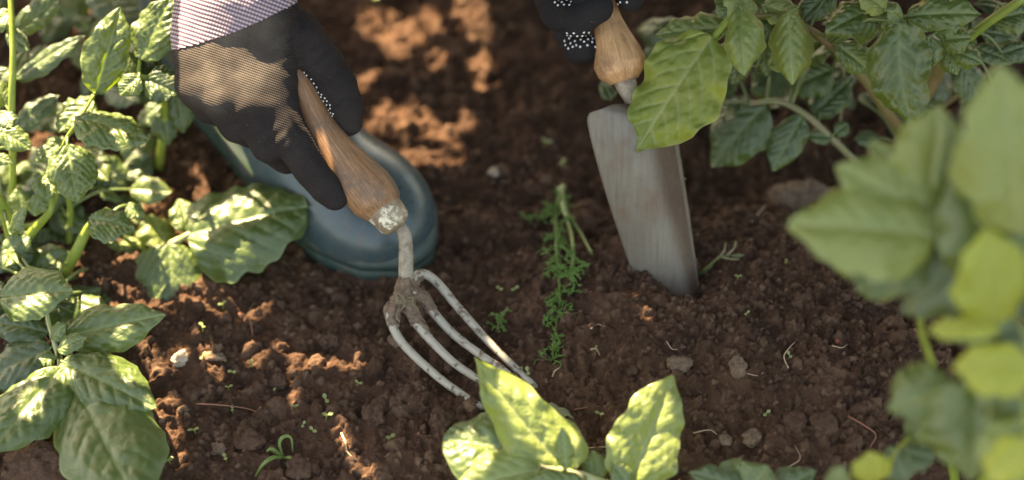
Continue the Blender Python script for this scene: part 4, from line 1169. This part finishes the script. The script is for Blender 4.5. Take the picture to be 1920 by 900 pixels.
twig([(1236, 868, 0), (1250, 870, .001), (1262, 866, 0)], 1.5, "pale straw below the upright sunlit leaf")
twig([(1300, 812, 0), (1330, 806, .001), (1345, 815, 0)], 1.2, "fine straw low on the front of the mound")
twig([(1400, 700, 0), (1420, 704, .001), (1432, 698, 0)], 1.1, "thin fibre to the right of the taller dry clod")
twig([(1250, 640, 0), (1262, 655, .002), (1285, 650, 0)], 1.2, "thin fibre just above the wide dry clod")
twig([(1474, 878, 0), (1500, 860, .002), (1490, 835, 0)], 1.0, "fine fibre at the lower right edge of the mound")
twig([(1100, 840, 0), (1135, 838, .001), (1160, 846, 0)], 1.0, "fine fibre between the two foreground leaves")
# dried weed by the trowel
dw = thing("dried_weed", GS(1340, 500), "withered grey-green sprig lying on the mound just right of the trowel tip", "weed")
for k, pts in enumerate([[(1308, 517, .002), (1328, 500, .006), (1352, 482, .008), (1390, 478, .003)], [(1345, 486, .007), (1358, 470, .012), (1360, 455, .014)], [(1362, 480, .007), (1376, 466, .010), (1380, 452, .010)], [(1352, 482, .007), (1372, 486, .006), (1386, 486, .004)]]):
    P = spline(np.array([GS(*q) for q in pts]), 14); v, f = tube(P, np.linspace(2.6, 1.2, 14) * K * D0, 7, lump=.1, seed=k); mesh("stem", v, f, SM['pink'] if k else SM['green'], dw, origin=P[0])
place_leaf(dw, GS(1336, 496, .006), GS(1308, 518, .003), 9 * K * D0, 'wilt', seed=3, res=.4, curl=.8)
place_leaf(dw, GS(1372, 480, .006), GS(1396, 478, .004), 8 * K * D0, 'wilt', seed=4, res=.4, curl=.8)
fl = thing("fallen_leaf", GS(1045, 770), "small shrivelled grey-green leaf lying on the soil right of the fork tips", "leaf")
place_leaf(fl, GS(1015, 757, .003), GS(1076, 784, .003), 22 * K * D0, 'wilt', seed=9, name="blade", ref=1, curl=.6, wave=.15, res=.8)
P = spline(np.array([GS(1002, 752, .001), GS(1008, 754, .002), GS(1018, 758, .003)]), 8); v, f = tube(P, .0005, 6); mesh("leaf_stalk", v, f, SM['green'], fl, origin=P[0])

# clods and stones
def m_clod(name, a, b):
    m = NT(name); n = m.noise(160, 5, .65)
    m.set(Base_Color=m.ramp(n, [(.3, a), (.7, b)]), Roughness=.95, Specular_IOR_Level=.15)
    x = m.bump(m.noise(700, 4, .7), .8, .001); m.bump(m.noise(220, 4, .6), .6, .002, x); return m.m
CLD = m_clod("damp_clod", (.055, .030, .020), (.12, .070, .048)); CLP = m_clod("dry_clod", (.11, .072, .048), (.23, .165, .115)); STN = m_clod("pale_stone", (.34, .27, .20), (.52, .43, .33))
import bmesh
def clod(px, py, rpx, label, mat=CLD, seed=0, cat="clod", name="soil_clod", sq=(1, 1, .8), group="clods of earth on the dug soil"):
    bm = bmesh.new(); bmesh.ops.create_icosphere(bm, subdivisions=6 if rpx > 30 else 5, radius=1.0); v = np.array([x.co[:] for x in bm.verts]); F = [tuple(q.index for q in f_.verts) for f_ in bm.faces]; bm.free()
    d = 1 + .34 * vnoise(v, 1.3, seed) + .20 * vnoise(v, 3.1, seed + 1) + .08 * vnoise(v, 7.5, seed + 2) + .05 * (1 - 2 * np.abs(vnoise(v, 9., seed + 3))) + .035 * vnoise(v, 21., seed + 4)
    r = rpx * K * D0; c = GS(px, py); c[2] = Hs(c[0], c[1]) + r * (.25 if mat is CLP else .3)
    o = mesh(name, c + v * d[:, None] * np.array(sq) * r, F, mat, origin=c); tag(o, label, cat, group); return o
clod(1276, 684, 17, "wide dry pale clod on the mound below the trowel", CLP, 1, sq=(1.15, 1, .8))
clod(1384, 690, 16, "tall dry pale clod right of the wide one on the mound", CLP, 2, sq=(.85, 1.3, .9))
clod(1358, 826, 11, "small pale crumbly clod near the bottom of the mound", CLP, 3)
clod(1410, 822, 16, "square brown clod beside the small pale one at the mound's foot", CLP, 4, sq=(1.1, 1, .8))
clod(1190, 700 - 4, 9, "little brown lump on the mound halfway to the weed", CLD, 5)
clod(1500, 372, 40, "big knobbly clod at the back of the mound under the dark leaves", CLP, 6, sq=(1.3, .8, .55))
clod(1545, 800, 22, "rounded damp clod at the right foot of the mound", CLD, 7)
clod(1490, 795, 20, "damp clod just left of the rounded one at the mound's foot", CLD, 8)
clod(340, 676, 15, "pale sunlit stone-like clod beside the lower left plant", STN, 9)
clod(402, 664, 14, "flat sunlit clod to the right of the pale one", CLP, 10, sq=(1.4, .7, .5))
clod(80, 882, 48, "large crumbly clod under the bottom left leaves", CLD, 11, sq=(1.25, .8, .7))
clod(470, 830, 22, "reddish brown clod between the bottom left leaf and the grass sprout", CLD, 12, sq=(1.2, .8, .7))
clod(410, 845, 12, "small round clod next to the reddish brown one", CLP, 13)
clod(560, 880, 20, "dark clod right of the grass sprout", CLD, 14)
clod(345, 770, 10, "tiny pale clod touching the tip of the lowest left leaf", CLP, 15)
clod(746, 640, 14, "pale sunlit clod peeking out left of the fork tines", CLP, 16)
clod(925, 325, 10, "small whitish stone in the shaded trench above the weed", STN, 17, "stone", "stone", group=None)
clod(1055, 352, 5, "tiny pale stone beside the root of the weed", STN, 18, "stone", "stone", group=None)
clod(826, 795, 24, "damp clod hidden partly by the round foreground leaf", CLD, 19)
clod(620, 640, 18, "damp clod in the open ground left of the fork neck", CLD, 20)
clod(700, 780, 22, "damp clod under the lowest fork tine", CLD, 21)
clod(520, 720, 17, "damp clod in the middle of the bare ground above the sprout", CLD, 22)
clod(300, 850, 14, "sunlit crumb cluster beside the lowest left leaf", CLP, 23)
OR = NT("orange_fragment").set(Base_Color=(.32, .09, .05), Roughness=.7).m
clod(1570, 641, 4, "tiny orange-red fragment on the right slope of the mound", OR, 24, "fragment", "fragment", group=None)

# seedlings: one built, the others copies
def seedling(px, py, s, label, ang=0.0, first=[]):
    c = GS(px, py); c[2] = Hs(c[0], c[1]); s *= .85
    if not first:
        t = thing("seedling", c, label, "seedling", "tiny seedlings sprouting from the soil")
        v, f = tube([c, c + [0, 0, .002], c + [.0003, 0, .0045]], .0004, 6); first_s = mesh("stem", v, f, SM['lime'], t, origin=c)
        top = c + np.array([.0003, 0, .0045]); ch = [first_s]
        for sx in (-1, 1):
            ch.append(place_leaf(t, top, top + np.array([sx * .0036, .0005, .0008]), .0024, 'lite', seed=4, res=.25, ref=1, fold=.1, curl=.1, wave=0, quilt=.3, bend=.3, shape=1.1))
        first += [t] + ch; t.rotation_euler = (0, 0, ang); t.scale = (s, s, s); return t
    t = first[0].copy(); link(t); t.location = tuple(c); t.rotation_euler = (random.Random(int(px)).uniform(-.3, .3), .2, ang); t.scale = (s, s, s); t["label"] = label
    for x in first[1:]:
        y = x.copy(); link(y); y.parent = t
    return t
sd = [(1383, 524, 1.0, "tiny seedling on the mound right of the trowel tip"), (1117, 660, 1.0, "tiny seedling low on the mound beside the curled straw"),
 (1127, 783, 1.3, "bright seedling right of the fallen leaf"), (1437, 778, 1.2, "bright twin-leafed seedling on the front of the mound"), (612, 752, 1.5, "seedling, upper one of the bright pair left of the tines"),
 (611, 786, 1.5, "seedling, lower one of the bright pair left of the tines"), (468, 690, 1.3, "seedling right of the sunlit flat clod, in the bare ground"), (440, 702, 1.2, "seedling a little left of and below its neighbour in the bare ground"),
 (383, 672, 1.3, "seedling close to the pale stone-like clod"), (416, 678, 1.2, "seedling right beside the flat sunlit clod"), (428, 733, 1.1, "seedling just above the long reddish root"), (437, 775, 1.2, "seedling just below the long reddish root"),
 (556, 768, 1.2, "seedling left of the bright pair"), (568, 798, 1.0, "seedling below and left of the bright pair"), (586, 810, 1.2, "seedling between the bright pair and the grass sprout"), (728, 826, 1.4, "seedling in the dark soil left of the round foreground leaf"),
 (425, 866, 1.3, "yellow seedling left of the grass sprout"), (368, 815, 1.5, "seedling pair of leaves right of the lowest left leaf"), (520, 730, 1.2, "seedling above the reddish clod"), (670, 722, 1.1, "seedling on the bare ground below the fork neck"),
 (418, 580, 1.6, "pale seedling near the tip of the round leaf"), (380, 622, 1.5, "seedling sunlit below the round leaf"), (320, 870, 1.6, "dark green seedling against the lowest left leaf"), (575, 872, 1.2, "seedling right of the grass sprout"),
 (1020, 276, 1.7, "blurred seedling in the shaded trench"), (1056, 316, 1.6, "blurred yellow seedling in the trench above the weed"), (940, 548, 1.2, "seedling beside the small fern-like tuft"), (966, 548, 1.2, "seedling right of the fern-like tuft"), (990, 700, 1.3, "seedling by the tip of the far tine"),
 (970, 695, 1.1, "seedling a bit left of the far tine's tip"), (1475, 498, 1.0, "pale seedling on the right rear slope of the mound"), (708, 5, 3.0, "yellow seedling in the dappled soil at the top of the bed"), (1400, 590, .9, "minute seedling in the middle of the mound"), (1480, 668, 1.1, "seedling hanging on the hooked root fibre")]
for k, (x, y, s, lb) in enumerate(sd): seedling(x, y, s, lb, k * 1.3)
# grass sprout
gs = thing("grass_sprout", GS(530, 860), "forked green sprout with drooping blades on the bare soil left of the fork", "sprout")
for k, (pts, r) in enumerate([([(532, 858, .002), (512, 858, .012), (492, 872, .010), (478, 894, .004)], 4.2), ([(530, 856, .002), (524, 830, .014), (534, 818, .016), (546, 822, .014), (549, 848, .006)], 4.0), ([(528, 856, .002), (510, 842, .010), (500, 846, .008)], 5.0), ([(532, 858, .002), (545, 858, .010), (555, 862, .004)], 3.4)]):
    P = spline(np.array([GS(a, b, c) for a, b, c in pts]), 18); v, f = tube(P, np.interp(np.linspace(0, 1, 18), [0, .4, 1], [.6, 1, .3]) * r * K * D0, 8); mesh("blade", v, f, SM['green'], gs, origin=P[0])
# fern-like tuft
tf = thing("green_tuft", GS(936, 590), "small fern-like green tuft between the fork tines and the hanging weed", "weed")
tp = spline(np.array([GS(930, 622, .001), GS(938, 600, .006), (GS(952, 575, .010))]), 12); v, f = tube(tp, .0007, 6); mesh("stem", v, f, SM['pink'], tf, origin=tp[0])
_wd = wd; wd = tf
frond(tp, 2, 10, 16, .008, 21); wd = _wd
# pale stake behind the glove
st = spline(WA([(404, 225, .06), (440, 268, .055), (486, 330, .065)]), 14); v, f = tube(st, np.array([9, 13, 13, 11]) * K * D0, 10)
o = mesh("dry_stalk", v, f, SM['pale'], origin=st[0]); tag(o, "thick pale dry stalk leaning behind the grey glove above the broad leaf", "stalk")
# ------------------------------------------------------------------ unseen shrub added to shade the bed, with gaps laid out for the sun flecks
SXY = SUN[:2] / SUN[2]
def shadow_xy(p): p = np.asarray(p); return p[..., :2] - SXY * p[..., 2:3]
LIT = []     # (x, y, radius) in shadow coordinates on z = 0
def lit(px, py, r, dd=None, z=None):
    p = W(px, py, dd) if dd is not None else GS(px, py)
    q = shadow_xy(p); LIT.append((q[0], q[1], r))
EXEC_LIT = True
# upper left plants
for x, y in [(205, 70), (230, 100), (280, 50), (310, 20), (210, 220), (150, 320), (100, 250), (90, 350), (60, 270), (30, 250), (320, 160), (120, 200), (170, 130), (250, 240), (70, 190), (20, 330)]: lit(x - 8, y, .026 if x < 150 else .017, -.01)
for x, y in [(280, 440), (220, 450), (230, 540), (280, 500), (350, 385)]: lit(x, y, .011, .06)
for x, y, r in [(60, 575, .016), (20, 590, .012), (200, 575, .014), (240, 600, .012), (270, 745, .012), (290, 765, .014), (90, 740, .010), (60, 780, .010), (30, 820, .012), (150, 770, .006), (110, 690, .006)]: lit(x, y, r * .75, -.06)
# glove
def on_glove(x, y):
    d = (GLV[0][:, 0] - x) ** 2 + (GLV[0][:, 1] + y) ** 2 - 40 * GLV[0][:, 2]
    return GLV[1][np.argmin(d)]
for x in range(335, 500, 18):
    for y in range(-10, 185, 18):
        if x < 455 + .28 * y and (x - 480) ** 2 + (y - 190) ** 2 > 900:
            q = shadow_xy(on_glove(x, y)); LIT.append((q[0], q[1], .012 if 365 < x else .008))
# flecks on the ground beyond
for x, y, r in [(720, 20, .012), (715, 55, .014), (740, 45, .014), (760, 50, .012), (690, 55, .009), (735, 80, .011), (750, 92, .010), (805, 30, .008), (818, 45, .006), (817, 105, .009), (783, 70, .007), (695, 135, .008), (680, 148, .006),
  (870, 20, .012), (895, 25, .012), (900, 60, .012), (900, 115, .012), (906, 140, .012), (910, 158, .008), (725, 205, .012), (745, 215, .012), (760, 228, .008), (787, 213, .008), (800, 225, .007), (870, 228, .010),
  (700, 240, .010), (720, 265, .010), (745, 280, .010), (765, 290, .011), (790, 315, .013), (795, 335, .012), (830, 255, .012), (840, 275, .014), (850, 288, .010), (795, 270, .008),
  (910, 370, .010), (935, 382, .012), (905, 345, .006), (930, 435, .008), (915, 432, .005), (950, 450, .005), (885, 438, .004)]: lit(x, y, r * .72)
# flecks near
for x, y, r in [(1120, 525, .006), (1140, 532, .006), (1165, 540, .007), (1180, 548, .005), (1205, 572, .005), (1218, 582, .004), (745, 640, .007), (525, 515, .008), (550, 535, .008), (565, 548, .006), (400, 535, .010), (410, 560, .008), (415, 585, .007),
  (340, 672, .010), (390, 660, .008), (400, 690, .007), (470, 655, .010), (490, 665, .009), (530, 660, .007), (545, 690, .006), (550, 740, .006), (300, 690, .010), (290, 700, .010), (370, 610, .006), (325, 755, .006), (640, 815, .005), (650, 845, .005), (665, 870, .006), (690, 890, .008), (330, 860, .008), (280, 660, .008), (100, 880, .012), (110, 850, .010)]: lit(x, y, r * .5)
# foreground leaves
for x, y, r, d in [(1000, 790, .014, -.13), (1030, 820, .014, -.13), (960, 740, .010, -.13), (940, 700, .006, -.13), (870, 880, .016, -.13), (900, 890, .014, -.13), (1055, 860, .014, -.13), (1210, 830, .014, -.13), (1230, 800, .014, -.13), (1190, 870, .010, -.13), (850, 860, .010, -.13),
  (1860, 500, .020, -.32), (1850, 560, .014, -.32), (1800, 620, .016, -.31), (1860, 690, .022, -.32), (1900, 690, .02, -.32), (1880, 880, .016, -.33), (1632, 880, .01, -.23)]: lit(x, y, r, d)
LITA = np.array(LIT)

def canopy():  # added out of view; leaves sampled around the flecks to shape the light
    root = np.array([-1.2, 1.15, 0.0]); root[2] = Hm(*root[:2])
    t = thing("shade_canopy", root, "unseen leafy shrub standing beyond the bed and casting dappled shade over it", "canopy")
    rng = np.random.default_rng(77)
    m = Mer(); cnt = 0
    base = np.array([(-.06), .02])
    V_, F_ = [], []
    n = 30000
    # shadow-plane window to be shaded
    qx = rng.uniform(-.85, 1.15, n); qy = rng.uniform(-.62, .80, n); zz = np.maximum(.36, .37 - .573 * qy) + rng.uniform(0, .17, n)
    L_ = rng.uniform(.026, .050, n); ph = rng.uniform(0, 6.28, n)
    # extra small leaves close round every fleck so that its outline stays crisp
    n2 = 90 * len(LITA); w_ = np.repeat(np.arange(len(LITA)), 90); an = rng.uniform(0, 6.283, n2); rd = LITA[w_, 2] + .003 + rng.uniform(0, 1, n2) ** 1.3 * .030
    qx = np.concatenate([qx, LITA[w_, 0] + np.cos(an) * rd]); qy = np.concatenate([qy, LITA[w_, 1] + np.sin(an) * rd])
    zz = np.concatenate([zz, np.maximum(.36, .37 - .573 * qy[-n2:]) + rng.uniform(0, .12, n2)]); L_ = np.concatenate([L_, rng.uniform(.007, .018, n2)]); ph = rng.uniform(0, 6.28, len(qx)); n = len(qx)
    q = np.stack([qx, qy], -1)
    dd = np.full((n, 1), 9.0)
    for a_, b_, c_ in LITA: dd[:, 0] = np.minimum(dd[:, 0], np.hypot(q[:, 0] - a_, q[:, 1] - b_) - c_)
    # leaf keeps clear of every fleck by its own half length
    ok = dd.min(1) > L_ * .55
    # open sky over the upper left plants
    edge = (qx < -.265 + .03 * np.sin(qy * 9)) & (qy > .07 - .04 * np.sin(qx * 14)) & (rng.random(n) < .90)
    ok &= ~edge
    small = (~ok) & (dd.min(1) > .006) & ~edge                 # small leaves squeeze in around the flecks
    L_ = np.where(small, np.clip(dd.min(1) * 1.7, .008, .05), L_); ok |= small
    cc = np.stack([qx + SXY[0] * zz, qy + SXY[1] * zz, zz], -1)
    rimd = np.minimum.reduce([qx + .85, 1.15 - qx, qy + .62, .80 - qy]); ok &= rng.random(n) < np.clip(rimd / .3, .0, 1) + .0
    ok &= bodyf(cc) > .035
    ok &= np.linalg.norm(cc - np.array([.03, .17, 1.17]), axis=1) > .2
    k = np.where(ok)[0]
    c = np.stack([qx[k] + SXY[0] * zz[k], qy[k] + SXY[1] * zz[k], zz[k]], -1)
    for i, j in enumerate(k):
        # each leaf roughly faces the light: six-cornered blade, folded on its midrib
        nrm = unit(SUN + rng.normal(0, .25, 3)); a = unit(np.cross(nrm, [math.cos(ph[j]), math.sin(ph[j]), .2])); b = np.cross(nrm, a); l = L_[j]; w = l * .62
        P = c[i]; v = [P - a * l * .5, P - a * l * .15 + b * w * .5 + nrm * l * .05, P + a * l * .22 + b * w * .42 + nrm * l * .05, P + a * l * .55 - nrm * l * .05, P + a * l * .22 - b * w * .42 + nrm * l * .05, P - a * l * .15 - b * w * .5 + nrm * l * .05]
        s = len(V_); V_ += v; F_ += [(s, s + 1, s + 2, s + 3), (s, s + 3, s + 4, s + 5)]
    mesh("foliage", np.array(V_), np.array(F_), NTLEAF, t, origin=c.mean(0), smooth=False)
    top = c.mean(0)
    P = spline([root, root + [.03, -.02, .4], root + [.14, -.08, .75], root + [.38, -.18, .98], root + [.6, -.2, 1.1]], 20); v, f = tube(P, [.045, .035, .025, .012], 10, lump=.05); mesh("trunk", v, f, SM['brown'], t, origin=root)  # trunk and branches only carry the added leaves
    rr = np.random.default_rng(5)
    for k2 in range(60):
        e = c[rr.integers(0, len(c))]; b = P[rr.integers(9, 18)]
        Q = spline([b, (b + e) / 2 + rr.normal(0, .03, 3), e], 10); 
        qs = shadow_xy(Q)
        if (np.linalg.norm(qs[:, None] - LITA[None, :, :2], axis=2) - LITA[None, :, 2]).min() < .012: continue
        v, f = tube(Q, [.008, .003], 6); mesh("branch", v, f, SM['brown'], t, origin=b)
NTLEAF = NT("canopy_leaf").set(Base_Color=(.05, .10, .03), Roughness=.5).m
canopy()
